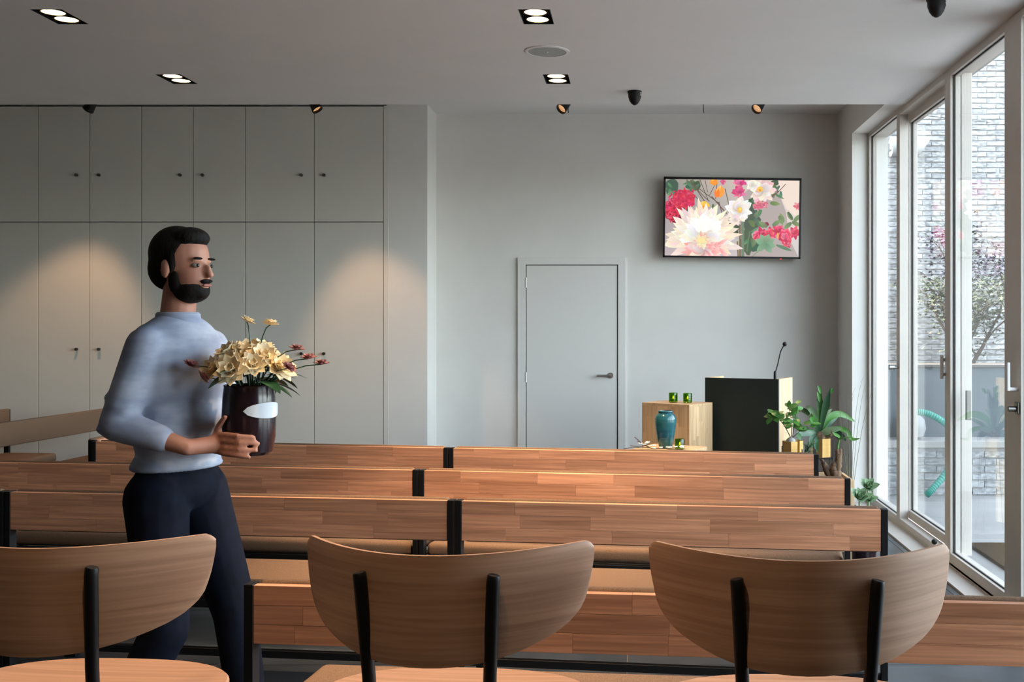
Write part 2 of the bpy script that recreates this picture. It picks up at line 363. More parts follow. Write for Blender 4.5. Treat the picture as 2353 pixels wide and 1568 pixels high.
# wall lamp (white horizontal shade) and cable on the brick wall
c0 = P(2093, 337, 12.2)
vl = thing('vent_pipe', 'pale grey horizontal pipe with slanted mouth on the brick wall', 'pipe', c0)
n = 28; vs = []; fs = []
for i in range(n):
    t = 2*PI*i/n; vs += [(-.23, .11*math.cos(t), .115*math.sin(t)), (.15+.075*math.sin(t), .11*math.cos(t), .115*math.sin(t)), (.15+.075*math.sin(t)*.9, .098*math.cos(t), .102*math.sin(t)), (-.2, .098*math.cos(t), .102*math.sin(t))]
for i in range(n):
    k = (i+1) % n
    for a in range(3): fs.append((i*4+a, i*4+a+1, k*4+a+1, k*4+a))
MB().add(vs, fs+[tuple(i*4 for i in range(n))]).build('pipe', 'pgrey', vl)
MB().box(-.25, -.21, -.04, .22, -.04, .04, .005).build('bracket', 'steel', vl)
tag(MB().tube([P(2060, 258, 12.375), P(2180, 272, 12.375), P(2330, 288, 12.375)], .004, 5).build('cable', 'darksteel'), 'thin dark cable running across the pale brick wall', 'cable')
# hose
hp = [(2.49, 9.2, .03), (2.55, 9.22, .08), (2.67, 9.27, .2), (2.78, 9.3, .36), (2.80, 9.32, .5), (2.70, 9.33, .63), (2.56, 9.34, .715), (2.44, 9.35, .735), (2.36, 9.36, .70), (2.33, 9.38, .6), (2.34, 9.38, .51)]
def spline(pts, k=10):
    pts = [Vector(p) for p in pts]; out = []
    for i in range(len(pts)-1):
        p0, p1, p2, p3 = pts[max(i-1, 0)], pts[i], pts[i+1], pts[min(i+2, len(pts)-1)]
        for j in range(k):
            t = j/k; out.append(.5*((2*p1)+(p2-p0)*t+(2*p0-5*p1+4*p2-p3)*t*t+(3*p1-p0-3*p2+p3)*t**3))
    return out+[pts[-1]]
hs = spline(hp, 14)
tag(MB().tube(hs, [.028+(.0035 if i % 2 else -.0015) for i in range(len(hs))], 12).build('garden_hose', 'hose'), 'teal ribbed hose looping over the concrete courtyard bench', 'hose')
tag(MB().lathe([(.0, 0), (.05, 0), (.10, .03), (.125, .10), (.11, .18), (.05, .235), (.02, .25), (.0, .25)], 24, (2.47, 9.6, .47), False).build('jar', 'pgrey'), 'rounded white jar on the courtyard bench beneath the hose', 'jar')
# japanese maple
def maple():
    root = thing('maple_tree', 'slender japanese maple before brick wall, window reflection painted into its purple and green leaves', 'tree', (3.47, 11.1, 1.06))
    r = random.Random(3); tips = []; limbs = []
    def grow(p, d, L, rad, lev, out):
        pts = [Vector(p)]; d = Vector(d).normalized()
        for i in range(5):
            d = (d+Vector((r.uniform(-.16, .16), r.uniform(-.16, .16), r.uniform(-.04, .10)))).normalized(); pts.append(pts[-1]+d*L/5)
        out.append((pts, [rad*(1-.11*i) for i in range(6)]))
        if lev == 0: tips.append(pts[-1]); tips.append(pts[-3]); return
        for k in range(3 if lev > 1 else 4):
            q = pts[1+(k+lev) % 4] if k else pts[-1]
            a = r.uniform(0, 2*PI); s = Vector((math.cos(a), .55*math.sin(a), r.uniform(.0, .5)))
            grow(q, d*.55+s*.75, L*.66, rad*.52, lev-1, out); tips.append(q)
    for d, L in (((-.05, 0, 1), .74), ((.6, .1, .8), .66), ((-.6, .15, .8), .74)):
        out = []; grow((0, 0, 0), d, L, .024, 3, out)
        m = MB()
        for pts, rr in out: m.tube(pts, rr, 5)
        m.build('branch', 'twig', root)
    f = MB()
    for t in tips:
        for k in range(10):
            c = t+Vector((r.gauss(0, .11), r.gauss(0, .07), r.gauss(0, .075)))
            hz = c.z
            col = (r.uniform(.022, .04), r.uniform(.015, .025), r.uniform(.03, .05)) if hz > .95 else (r.uniform(.045, .075), r.uniform(.055, .08), r.uniform(.028, .04))  # darker purple above, paler green below: window reflection put into the leaf colour
            sz = r.uniform(.018, .034); e = Euler((r.uniform(-.7, .7), r.uniform(-.7, .7), r.uniform(0, 6.28))).to_matrix()
            vs = []
            for q in range(10):
                a = 2*PI*q/10; rr = sz if q % 2 == 0 else sz*.35; vs.append(c+e @ Vector((rr*math.cos(a), rr*math.sin(a), 0)))
            f.add(vs, [tuple(range(10))], col)
    o = f.build('foliage', 'folT', root, smooth=False, tint=True); o['kind'] = 'stuff'
maple()

# ------------------------------------------------------------------ back wall: door, screen
dr = empty_struct('door_1', 'pale grey flush door with steel lever in the back wall')
MB().box(-.999, -.184, YB-.012, YB-.001, 0, 2.036, .0015).build('door_leaf', 'door', dr)
MB().box(-1.012, -.171, YB-.004, YB, 0, 2.048).build('door_gap', 'gap', dr)
cs = MB().box(-1.078, -1.007, YB-.022, YB, 0, 2.104, .002).box(-.176, -.106, YB-.022, YB, 0, 2.104, .002).box(-1.007, -.176, YB-.022, YB, 2.042, 2.104, .002)
cs.build('casing', 'door', dr)
for z in (1.03, 1.88): MB().tube([(-1.003, YB-.02, z-.045), (-1.003, YB-.02, z+.045)], .008, 10).build('hinge', 'door', dr)
h = MB().tube([(-.243, YB-.012, 1.045), (-.243, YB-.022, 1.045)], .026, 20).tube([(-.243, YB-.02, 1.045), (-.243, YB-.062, 1.045)], .009, 12).tube([(-.236, YB-.058, 1.045), (-.365, YB-.058, 1.045)], .010, 12)
h.build('lever_handle', 'steel', dr)
MB().box(-.184, -.178, YB-.016, YB-.006, 1.02, 1.09).build('strike_plate', 'darksteel', dr)

tv = thing('wall_screen', 'flat black-framed wall screen showing a colourful flower picture', 'television', (.84, 9.47, 2.452)); tv.rotation_euler = (0, math.radians(.75), 0)
TW, TH = 1.223, .716
MB().box(-TW/2, TW/2, 0, .045, -TH/2, TH/2, .004).build('housing', 'bezel', tv)
b_ = .021
MB().box(-TW/2, TW/2, -.008, 0, TH/2-b_, TH/2, .002).box(-TW/2, TW/2, -.008, 0, -TH/2, -TH/2+b_*.75, .002).box(-TW/2, -TW/2+b_*.85, -.008, 0, -TH/2, TH/2, .002).box(TW/2-b_*.85, TW/2, -.008, 0, -TH/2, TH/2, .002).build('bezel', 'bezel', tv)
MB().box(-.25, .25, .045, .13, -.2, .2).build('wall_bracket', 'black', tv)
MB().box(.43, .445, -.004, 0.004, -TH/2-.006, -TH/2).build('standby_light', 'led', tv)
def srgb(c): return tuple(((x/255)/12.92 if x/255 <= .04045 else ((x/255+.055)/1.055)**2.4) for x in c)
def picture():
    r = random.Random(11); m = MB(); dep = [-.0004]
    U = lambda x, y: (-TW/2+.018+(x-190)/2005*(TW-.036), TH/2-.021-(y-228)/1150*(TH-.037))
    x0, x1, z0, z1 = -TW/2+.017, TW/2-.017, -TH/2+.0155, TH/2-.0205
    def poly(pts, col, cols=None):
        dep[0] -= .0000045; d = dep[0]; m.flat.append(True); q = [U(*p) for p in pts]
        q = [(min(max(x, x0), x1), min(max(z, z0), z1)) for x, z in q]
        o = len(m.v); m.v += [(x, d, z) for x, z in q]; m.f.append(tuple(o+i for i in range(len(q)))); m.c += [srgb(c) for c in (cols or [col]*len(q))]
    def blade(cx, cy, a, L, wd, col, tipc=None, curve=0, n=7):
        L1 = []; R1 = []; ca, sa = math.cos(a), math.sin(a)
        for i in range(n):
            t = i/(n-1); wv = wd*math.sin(PI*min(1, .12+.88*t))**.8 if t < 1 else 0
            bx_, by_ = L*t, curve*t*t
            for s_, lst in ((1, L1), (-1, R1)):
                u, v = bx_, by_+s_*wv/2; lst.append((cx+u*ca-v*sa, cy+u*sa+v*ca))
        pts = L1+R1[::-1]; cl = [tuple(c0+(c1-c0)*(i/(n-1)) for c0, c1 in zip(col, tipc or col)) for i in range(n)]
        poly(pts, col, cl+cl[::-1])
    def blob(cx, cy, rx, ry, col, jag=.12, n=16):
        poly([(cx+rx*math.cos(2*PI*i/n)*(1+r.uniform(-jag, jag)), cy+ry*math.sin(2*PI*i/n)*(1+r.uniform(-jag, jag))) for i in range(n)], col)
    def stroke(p, q, wd, col):
        d = Vector((q[0]-p[0], q[1]-p[1])); nn = Vector((-d.y, d.x)).normalized()*wd/2
        poly([(p[0]+nn.x, p[1]+nn.y), (q[0]+nn.x, q[1]+nn.y), (q[0]-nn.x, q[1]-nn.y), (p[0]-nn.x, p[1]-nn.y)], col)
    tc = lambda c, v: tuple(min(255, max(0, x+r.uniform(-v, v))) for x in c)
    poly([(150, 180), (2240, 180), (2240, 1420), (150, 1420)], None, [(150, 145, 140), (240, 222, 206), (205, 200, 200), (190, 175, 178)])
    poly([(1500, 300), (1880, 400), (2000, 700), (2050, 1100), (2240, 1400), (1300, 1400), (1300, 500)], (178, 165, 162))
    poly([(1860, 200), (2240, 200), (2240, 800), (2000, 640), (1900, 420)], (238, 220, 206))
    for cx_, cy_, rx, ry in ((270, 340, 110, 130), (600, 330, 100, 80), (660, 320, 50, 80), (480, 820, 110, 150), (1200, 960, 110, 80), (1480, 820, 130, 190), (1420, 1150, 90, 200), (1560, 1200, 120, 120), (520, 690, 60, 60), (1500, 560, 80, 60), (1830, 260, 60, 45)): blob(cx_, cy_, rx, ry, tc((70, 92, 70), 12), .2)
    for k in range(46):
        a = r.uniform(0, 6.28); cx_, cy_ = r.choice(((300, 360), (600, 340), (480, 800), (1480, 800), (1500, 980), (1450, 1180), (1200, 950), (1620, 600), (1860, 380), (900, 640)))
        blade(cx_+r.uniform(-70, 70), cy_+r.uniform(-90, 90), a, r.uniform(80, 170), r.uniform(30, 60), tc((82, 108, 80), 25), tc((110, 135, 95), 25), r.uniform(-30, 30))
    for p, q, wd in (((500, 230), (850, 560), 12), ((560, 240), (820, 620), 14), ((700, 230), (830, 540), 10), ((780, 240), (820, 420), 8), ((620, 470), (760, 600), 10), ((960, 250), (940, 520), 10), ((1080, 360), (1150, 640), 12), ((880, 480), (1110, 740), 14), ((930, 300), (840, 480), 10), ((990, 560), (1060, 800), 12), ((640, 330), (1000, 590), 12), ((1990, 280), (1890, 390), 10), ((1890, 390), (1760, 490), 16)): stroke(p, q, wd, tc((105, 82, 66), 15))
    stroke((1350, 860), (1360, 1400), 44, (112, 132, 108)); stroke((1310, 900), (1320, 1400), 24, (120, 95, 70)); stroke((1275, 1150), (1290, 1400), 22, (128, 110, 60)); stroke((1460, 1000), (1420, 1300), 14, (110, 130, 95))
    def mum(cx_, cy_, Rr, n, cs_, wd, lo=.1, hi=1, up=0, ang=(0, 6.283), k0=3):
        for ring in range(k0, -1, -1):
            for i in range(n):
                a = ang[0]+(ang[1]-ang[0])*(i+r.random())/n; L = Rr*(lo+(hi-lo)*(ring+1)/(k0+1))*r.uniform(.82, 1.08); c1 = tc(r.choice(cs_), 12)
                blade(cx_, cy_, a, L, wd*r.uniform(.7, 1.15), tuple(x*.8 for x in c1), c1, r.uniform(-.12, .12)*L)
    blob(310, 720, 150, 140, (165, 28, 58)); blob(460, 530, 180, 150, (205, 45, 78)); blob(390, 850, 90, 110, (128, 24, 52))
    for k in range(150):
        cx_ = 190+r.random()*430; cy_ = 380+r.random()*460
        if (cx_-290)**2/150**2+(cy_-700)**2/150**2 < 1 or (cx_-455)**2/190**2+(cy_-530)**2/160**2 < 1:
            blade(cx_, cy_, r.uniform(0, 6.28), r.uniform(50, 95), r.uniform(18, 34), tc((190, 32, 68), 25), tc((240, 88, 112), 25), r.uniform(-20, 20))
    for cx_, cy_, w1, h1, c1 in ((910, 265, 60, 50, (250, 150, 50)), (1010, 405, 62, 85, (255, 160, 70)), (960, 430, 40, 70, (250, 130, 50)), (770, 610, 80, 50, (255, 195, 60)), (750, 660, 85, 40, (245, 140, 40)), (900, 720, 45, 50, (252, 205, 60))): blob(cx_, cy_, w1, h1, c1, .14); blade(cx_-w1*.5, cy_, -1.2, h1*1.2, w1*.6, tc(c1, 15), (255, 215, 120))
    for cx_, cy_, Rr in ((1300, 280, 110), (1290, 420, 120), (1050, 260, 50), (1590, 590, 100), (1680, 600, 60), (2170, 610, 70)): mum(cx_, cy_, Rr, 9, [(235, 90, 150), (225, 70, 130), (245, 140, 175)] if cx_ < 1500 else [(240, 165, 170), (225, 100, 125), (235, 120, 140)], Rr*.5, .4, 1, k0=1)
    mum(1640, 380, 215, 12, [(252, 225, 220), (248, 205, 205), (255, 238, 232)], 120, .5, 1, k0=1); mum(1500, 300, 110, 8, [(255, 246, 236)], 90, .5, 1, k0=1); blob(1605, 365, 46, 42, (246, 200, 90)); blob(1605, 380, 20, 18, (225, 150, 60))
    mum(1290, 680, 205, 13, [(255, 250, 244), (255, 240, 230), (255, 255, 252)], 130, .5, 1, k0=2); mum(1240, 830, 95, 8, [(255, 225, 215), (255, 236, 228)], 70, .5, 1, k0=1); blob(1305, 680, 42, 46, (240, 190, 110)); blob(1312, 668, 20, 22, (250, 225, 110))
    for cx_, cy_, Rr in ((1640, 1050, 130), (1560, 1090, 70), (1760, 1030, 110), (1900, 990, 120), (1990, 1080, 140), (2130, 1010, 110), (2020, 1180, 80)): mum(cx_, cy_, Rr, 8, [(230, 60, 100), (245, 90, 120), (205, 45, 85), (250, 130, 150)], Rr*.55, .3, 1, k0=2)
    blob(1880, 1060, 16, 50, (245, 170, 90)); blob(1710, 890, 34, 34, (135, 40, 70))
    for p in ((1960, 860, -1.9), (1900, 760, 1.2), (2100, 820, -2.2), (2120, 840, -.8), (2080, 860, 2.4), (2090, 850, .4), (1720, 930, -2.6), (1800, 910, -.6), (1760, 570, .1)): blade(p[0], p[1], p[2], 150, 66, tc((100, 130, 85), 15), (135, 160, 100))
    for a in (-2.7, -2.0, -1.2, -.5, .2, .9, 2.4): blade(1690, 1190, a, 165, 95, tc((105, 145, 112), 12), (140, 175, 140))
    blade(1860, 1200, .35, 260, 50, (95, 130, 100)); stroke((1620, 1270), (1500, 1400), 22, (130, 150, 115)); blade(2030, 700, 1.0, 130, 40, (80, 100, 75))
    # the big pale dahlia
    mum(745, 1130, 590, 30, [(253, 236, 210), (250, 222, 205), (255, 246, 226)], 140, .74, 1, ang=(-PI-.45, .42), k0=1)
    mum(745, 1120, 420, 24, [(255, 250, 236), (255, 244, 222), (255, 252, 245)], 130, .5, 1, ang=(-PI-.3, .3), k0=2)
    for k in range(26):
        a = -PI*r.random(); blade(790+r.uniform(-120, 120), 950+r.uniform(-60, 60), a, r.uniform(120, 210), 90, (255, 250, 238), (255, 254, 250))
    mum(770, 1300, 330, 18, [(252, 215, 205), (248, 175, 170), (255, 230, 220)], 110, .4, 1, ang=(-.5, PI+.5), k0=2)
    mum(745, 1150, 150, 18, [(255, 228, 190), (250, 190, 175), (255, 240, 205)], 50, .3, 1, k0=2); blob(735, 1145, 62, 45, (252, 226, 160))
    for k in range(14): blade(860+r.uniform(-60, 200), 1240+r.uniform(-60, 90), r.uniform(-.6, 1.0), r.uniform(110, 200), 46, (240, 150, 150), (252, 215, 205))
    return m
picture().build('picture', 'screen', tv, smooth=False, tint=True)

# ------------------------------------------------------------------ cabinets
def cabinet(x0, xm, x1, label, kz):
    t = thing('tall_cabinet', label, 'cabinet', (x0, YC, 0), 0, 'built-in cabinets along the back wall'); W = x1-x0; m_ = xm-x0
    MB().box(0, W, .02, .40, 0, ZU-.012).build('body', 'gap', t)
    zs = 2.388
    for a, b, side in ((0, m_, 1), (m_, W, -1)):
        for z0, z1, kzz in ((.06, zs, kz), (zs, ZU-.014, 2.79)):
            g = .0028
            d = MB().box(a+g, b-g, 0, .019, z0+g, z1-g, .0012).build('door', 'cab', t)
            kx = (b-.105) if side > 0 else (a+.088)
            MB().tube([(kx, 0, kzz), (kx, -.014, kzz)], .007, 10).tube([(kx, -.012, kzz), (kx, -.030, kzz)], .0135, 16).build('knob', 'darksteel', d)
    MB().box(0, W, .03, .05, 0, .06).build('plinth', 'gap', t)
    return t
cabinet(-6.05, -5.608, -5.165, 'first tall grey cabinet from the left side wall, mostly cut off', 1.29)
cabinet(-5.165, -4.722, -4.276, 'tall grey cabinet with a warm light pool, left of the walking man', 1.29)
cabinet(-4.276, -3.83, -3.38, 'tall grey cabinet directly behind the walking man', 1.27)
cabinet(-3.38, -2.787, -2.19, 'wider tall grey cabinet with broad doors next to the pillar', 1.252)
struct(MB().box(-2.188, -2.146, YC-.002, YC+.02, 0, ZU-.01, .001).build('trim_3', 'cab'), 'narrow grey filler strip between cabinets and pillar')
struct(MB().box(XL, -6.052, YC, YC+.4, 0, ZU-.01, .001).build('trim_4', 'cab'), 'grey filler strip between cabinets and left wall')

# ------------------------------------------------------------------ ceiling fittings
def spot(name, loc, tgt, power, size, blend=.5, col=(1, .70, .42), rad=.04):
    l = bpy.data.lights.new(name, 'SPOT'); l.energy = power; l.spot_size = math.radians(size); l.spot_blend = blend; l.color = col; l.shadow_soft_size = rad
    o = bpy.data.objects.new(name, l); C.objects.link(o); o.location = loc; o.rotation_euler = (Vector(tgt)-Vector(loc)).to_track_quat('-Z', 'Y').to_euler(); return o
dl_labels = ['recessed black twin downlight in the ceiling nearest above the round speaker', 'recessed black twin downlight nearest the top left corner', 'recessed black twin downlight between speaker and wall screen', 'recessed black twin downlight above the cabinets behind the man']
proto = None
def downlight():
    t = thing('downlight', dl_labels[0], 'ceiling light', (0, 0, ZC), 0, 'recessed twin downlights in the ceiling')
    MB().box(-HX, HX, -HY, -HY+.004, 0, .13).box(-HX, HX, HY-.004, HY, 0, .13).box(-HX, -HX+.004, -HY, HY, 0, .13).box(HX-.004, HX, -HY, HY, 0, .13).box(-HX, HX, -HY, HY, .126, .13).build('housing', 'black', t)
    for y in (-.064, .064):
        rg = MB().lathe([(.0575, .004), (.0625, .003), (.0625, .03), (.0575, .03)], 28, (0, y, 0), False).build('ring', 'black', t)
        rf = MB().lathe([(.0565, .006), (.0555, .012), (.048, .014)], 28, (0, y, 0), False).build('reflector', 'reflector', t)
        MB().lathe([(0, .014), (.048, .013), (.0485, .015)], 24, (0, y, 0), False).build('lamp_glass', 'lamp', t)
        MB().lathe([(.010, .005), (.011, .0125)], 14, (0, y, 0)).build('lamp_cap', 'reflector', t)
    return t
for i, (x, y) in enumerate(DL):
    o = downlight() if i == 0 else copy_tree(proto)
    proto = proto or o
    o.location = (x, y, ZC)
    o['label'] = dl_labels[i] if i < 4 else 'recessed black twin downlight over the rear of the room'
    spot('downlight_lamp', (x, y-.03, ZC-.012), (x-.1, y-.03, 0), LAMP*(.13 if y < 2 else .05 if x < -1 else .5 if y < 3 else 1), 68 if y > 2 else 100, .8)
sp = thing('ceiling_speaker', 'round pale grey speaker flush in the ceiling between two downlights', 'speaker', (-.527, 6.21, ZC))
MB().lathe([(.131, 0), (.131, -.004), (.124, -.007), (.112, -.006), (.112, 0)], 40, close=False).build('rim', 'white', sp)
MB().lathe([(0, -.0055), (.03, -.0055), (.112, -.004), (.112, 0)], 40, close=False).build('grille', 'grey', sp)
MB().lathe([(0, -.009), (.006, -.009), (.007, -.005)], 10, close=False).build('badge', 'steel', sp)
def sensor(x, y, label):
    t = thing('ceiling_sensor', label, 'sensor', (x, y, ZC), 0, 'black dome sensors on the ceiling')
    MB().lathe([(.049, 0), (.049, -.012), (.045, -.02), (.045, -.022)], 28, close=True).build('base', 'black', t)
    MB().lathe([(.045, -.02), (.044, -.04), (.036, -.065), (.022, -.085), (.008, -.094), (0, -.095)], 28, close=False).build('dome', 'black', t)
    MB().box(.036, .047, -.03, -.02, -.02, -.012).box(.036, .046, -.03, -.022, -.033, -.026).build('indicator', 'white', t)
sensor(-.02, 7.277, 'black dome sensor on the ceiling edge left of the screen'); sensor(1.458, 5.20, 'black dome sensor at the top frame edge near the windows')
spots = [(212, 8.45, (-.55, .25, -.55), 'black cone spotlight over the cabinets, turned to the left wall', (-5.25, 8.95, 0)), (720, 8.45, (.42, -.1, -.6), 'black cone spotlight over the cabinets near the pillar', (-1.95, 8.9, 0)),
         (1300, 8.5, (-.5, -.5, -.6), 'black cone spotlight above the left side of the door', (-.2, 7.0, .8)), (1747, 8.5, (-.5, -.5, -.6), 'black cone spotlight above the right end of the screen', (.3, 7.3, .8))]
for x, y, d, lab, tg in spots:
    p = P(x, 246, y); X = p.x
    t = thing('track_spotlight', lab, 'spotlight', (X, y, ZU), 0, 'black spotlights in the ceiling slot')
    MB().box(-.03, .03, -.02, .02, -.03, 0, .003).build('track_adapter', 'black', t)
    MB().tube([(0, 0, -.02), (0, 0, -.12)], .008, 8).build('stem', 'black', t)
    d = Vector(d).normalized(); c0 = Vector((0, 0, -.145)); rot = d.to_track_quat('Z', 'Y').to_matrix()
    hd = MB().lathe([(.018, -.06), (.022, -.055), (.045, .065), (.041, .066), (.036, .03), (.0, .03)], 24, close=False)
    hd.v = [tuple(c0+rot @ Vector(v)) for v in hd.v]; hd.build('head', 'black', t)
    ls = MB().lathe([(0, .045), (.038, .045), (.037, .04)], 24, close=False); ls.v = [tuple(c0+rot @ Vector(v)) for v in ls.v]; ls.build('lens', 'lens', t)
    dirn = (Vector(tg)-Vector((X, y, ZU-.145))).normalized()
    spot('track_lamp', Vector((X, y, ZU-.145))+dirn*.09, tg, WASH, 58, .5, (1, .62, .36))
for x in (1305, 1616):
    a = P(x, 244, 8.6)
    tag(MB().tube([(a.x, a.y, ZU), (a.x, a.y, a.z-.0), (a.x+.004, a.y, a.z-.055)], .004, 6).build('hanging_cable', 'darksteel'), 'short thin cable end below the ceiling edge '+('beside the spotlight over the door' if x < 1400 else 'above the gap between door and screen'), 'cable')

# ------------------------------------------------------------------ benches
HT, PH = .81, .155
def bench(p, q, label, seed=0, group='wooden benches in rows'):
    p = Vector(p); q = Vector(q); L = (q-p).length; rz = math.atan2(q.y-p.y, q.x-p.x); r = random.Random(seed)
    t = thing('bench', label, 'bench', (p.x, p.y, 0), rz, group); pw = .027
    bp = MB().box(pw, L-pw, .004, .014, HT-PH+.002, HT-.003).build('back_panel', 'stave', t)
    hz = [PH*.33, PH*.34, PH*.33]; r.shuffle(hz); z = HT-PH
    for row in range(3):
        x = pw; first = True
        while x < L-pw-1e-4:
            l = r.uniform(.22, .52)*(r.uniform(.3, 1) if first else 1); first = False; e = min(x+l, L-pw)
            if L-pw-e < .09: e = L-pw
            MB().box(x+.0002, e-.0002, -.006+r.uniform(0, .0004), .019, z+.0002, z+hz[row]-.0002, .0008).build('stave', 'stave', bp, smooth=False); x = e
        z += hz[row]
    MB().box(pw+.004, L-pw-.004, .0195, .052, HT-PH-.01, HT+.007, .012).build('back_pad', 'fab', t)
    MB().box(.03, L-.03, .012, .455, .392, .462, .026).build('seat_cushion', 'fab', t)
    for x in (0, L-pw): MB().box(x+.001, x+pw-.001, -.008, .034, 0, HT+.002, .002).build('rear_post', 'black', t)
    for x in (0, L-pw): MB().box(x+.001, x+pw-.001, .415, .45, 0, .392, .002).build('front_leg', 'black', t)
    MB().box(pw, L-pw, .0, .03, .358, .39, .002).build('rear_rail', 'black', t); MB().box(pw, L-pw, .42, .45, .358, .39, .002).build('front_rail', 'black', t)
    for x in (0, L-pw): MB().box(x+.002, x+pw-.002, .03, .418, .358, .39, .002).build('side_rail', 'black', t)
    MB().box(pw, L-pw, .0, .028, .164, .194, .002).build('stretcher', 'black', t)
    return t
D = HC-HT
def bpt(x, y): d = y-VY; Y = FPX*D/d; return ((x-VX)*Y/FPX, Y, 0)
def pair(l, j, r_, la, lb, s):
    l, j, r_ = bpt(*l), bpt(*j), bpt(*r_); d1 = (Vector(j)-Vector(l)).normalized()*.002
    bench(l, Vector(j)-d1, la, s); bench(Vector(j)+d1, r_, lb, s+1)
pair((212, 1015), (1031, 1030), (1882, 1046), 'wooden bench in the front row, behind the man and below the cabinets', 'wooden bench in the front row, below the door and plinth', 1)
pair((-90, 1061.7), (962, 1081), (1955, 1102.2), 'wooden bench in second row from the front, crossing behind the man', 'wooden bench in second row from the front, ending beside the succulent', 3)
pair((12, 1130.8), (1045, 1151), (2041, 1172.5), 'wooden bench in third row, right behind the walking man', 'wooden bench in third row, its end post near the sliding door', 5)
x3 = bpt(12, 1130.8); e3 = Vector(x3); dd = (Vector(bpt(1045, 1151))-e3).normalized()
bench(e3-dd*2.0, e3-dd*.004, 'wooden bench in third row, only its end post in the frame', 9)
p4 = Vector(bpt(562, 1344.0)); d4 = (Vector(bpt(2353, 1388))-p4).normalized()
bench(p4, p4+d4*2.06, 'wooden bench in the last row, just behind the three stools', 7)
# side benches by the cabinets, facing the middle of the room
bench((-3.25, 6.37, 0), (-3.25, 7.9, 0), 'side bench turned to the left wall at the end of the front row', 12, 'side benches in front of the cabinets')
bench((-4.385, 8.87, 0), (-4.53, 6.75, 0), 'side bench with slanting brown back pad before the left cabinets', 14, 'side benches in front of the cabinets')
bench((-5.16, 8.72, 0), (-5.30, 6.75, 0), 'side bench behind another at the left frame edge, only its seat end showing', 16, 'side benches in front of the cabinets')

# ------------------------------------------------------------------ stools
def stool_proto():
    t = thing('bar_stool', '', 'stool', (0, 0, 0), 0, 'oak stools in the nearest row')
    hw, wr = .289, .178
    ss = [-1, -.997, -.99, -.98, -.965, -.95, -.925, -.9, -.86, -.82, -.78, -.7, -.62, -.55, -.47, -.4, -.3, -.2, -.1, 0]; zb = [1.052, 1.040, 1.022, 1.003, .983, .967, .953, .944, .932, .924, .917, .907, .899, .893, .888, .884, .8805, .8785, .8773, .877]
    S = ss+[-s for s in ss[-2::-1]]; ZB = zb+zb[-2::-1]; K = 11; th = .0115
    front = []; back = []
    for s, z0 in zip(S, ZB):
        a = abs(s); z1 = 1.081-(0.012*((a-.955)/.045)**2 if a > .955 else 0)
        x = hw*s; y = wr*s*s; nx, ny = -2*wr*s/hw, 1.0; l = math.hypot(nx, ny); nx /= l; ny /= l
        for k in range(K):
            v = k/(K-1); z = z0+(z1-z0)*v; e = .0022 if k in (0, K-1) else 0
            back.append((x+nx*e, y+ny*e, z)); front.append((x+nx*(th-e), y+ny*(th-e), z))
    N = len(S); vs = back+front; o = N*K; fs = []
    for i in range(N-1):
        for k in range(K-1): fs += [(i*K+k, (i+1)*K+k, (i+1)*K+k+1, i*K+k+1), (o+i*K+k, o+i*K+k+1, o+(i+1)*K+k+1, o+(i+1)*K+k)]
        for k in (0, K-1): fs.append((i*K+k, o+i*K+k, o+(i+1)*K+k, (i+1)*K+k))
    for i in (0, N-1):
        for k in range(K-1): fs.append((i*K+k, i*K+k+1, o+i*K+k+1, o+i*K+k))
    MB().add(vs, fs).build('backrest', 'oak', t)
    # rounded seat board, edge slightly turned down at the front
    pts = []; n = 64
    for i in range(n):
        a = 2*PI*i/n; c_, s_ = math.cos(a), math.sin(a)
        pts.append((.285*math.copysign(abs(c_)**.75, c_), .195+.19*math.copysign(abs(s_)**.85, s_)))
    vs = []
    for rr, z in ((.0, .742), (.9, .742), (1, .745), (1, .753), (.985, .757), (.75, .753), (.0, .749)):
        vs += [(p[0]*rr, .195+(p[1]-.195)*rr, z) for p in pts]
    fs = [(i*n+j, i*n+(j+1) % n, (i+1)*n+(j+1) % n, (i+1)*n+j) for i in range(6) for j in range(n)]
    MB().add(vs, fs).build('seat', 'oak2', t)
    for s in (-1, 1):
        yb = wr*(.124/hw)**2-.0130
        MB().tube([(s*.126, yb-.001, 1.045), (s*.1255, yb-.001, 1.0425), (s*.124, yb-.001, 1.03), (s*.114, yb+.018, .85), (s*.112, yb+.03, .735)], [.0108, .0122, .0125, .0125, .0125], 16).build('back_post', 'black', t)
    for s in (-1, 1):
        for yy, y2 in ((.05, -.01), (.30, .39)):
            MB().tube([(s*.16, yy, .738), (s*.215, y2, 0)], .0108, 12).build('leg', 'black', t)
    f = .30/.738
    ring = [(s*(.16+.055*(1-f)), a+(b-a)*(1-f), .30) for s, a, b in ((-1, .05, -.01), (1, .05, -.01), (1, .30, .39), (-1, .30, .39))]
    m = MB()
    for i in range(4): m.tube([ring[i], ring[(i+1) % 4]], .009, 10)
    m.build('footrest', 'black', t)
    m = MB()
    for a, b in (((-.16, .05), (.16, .05)), ((-.16, .30), (.16, .30)), ((-.16, .05), (-.16, .30)), ((.16, .05), (.16, .30))): m.tube([(*a, .733), (*b, .733)], .009, 10)
    m.tube([(-.112, .02, .735), (-.13, .05, .733)], .010, 8).tube([(.112, .02, .735), (.13, .05, .733)], .010, 8).build('seat_frame', 'black', t)
    return t
st = stool_proto()
for i, (x, y, a, lab) in enumerate([(-.388, 1.93, -5.0, 'oak stool in the middle, its curved back before the last bench'), (.302, 1.885, -2.8, 'oak stool nearest the windows, in front of the last bench'),
                                    (-1.151, 1.993, -4.5, 'oak stool cut off by the left frame edge, below the walking man')]):
    o = st if i == 0 else copy_tree(st)
    o.location = (x, y, 0); o.rotation_euler = (0, 0, math.radians(a)); o['label'] = lab

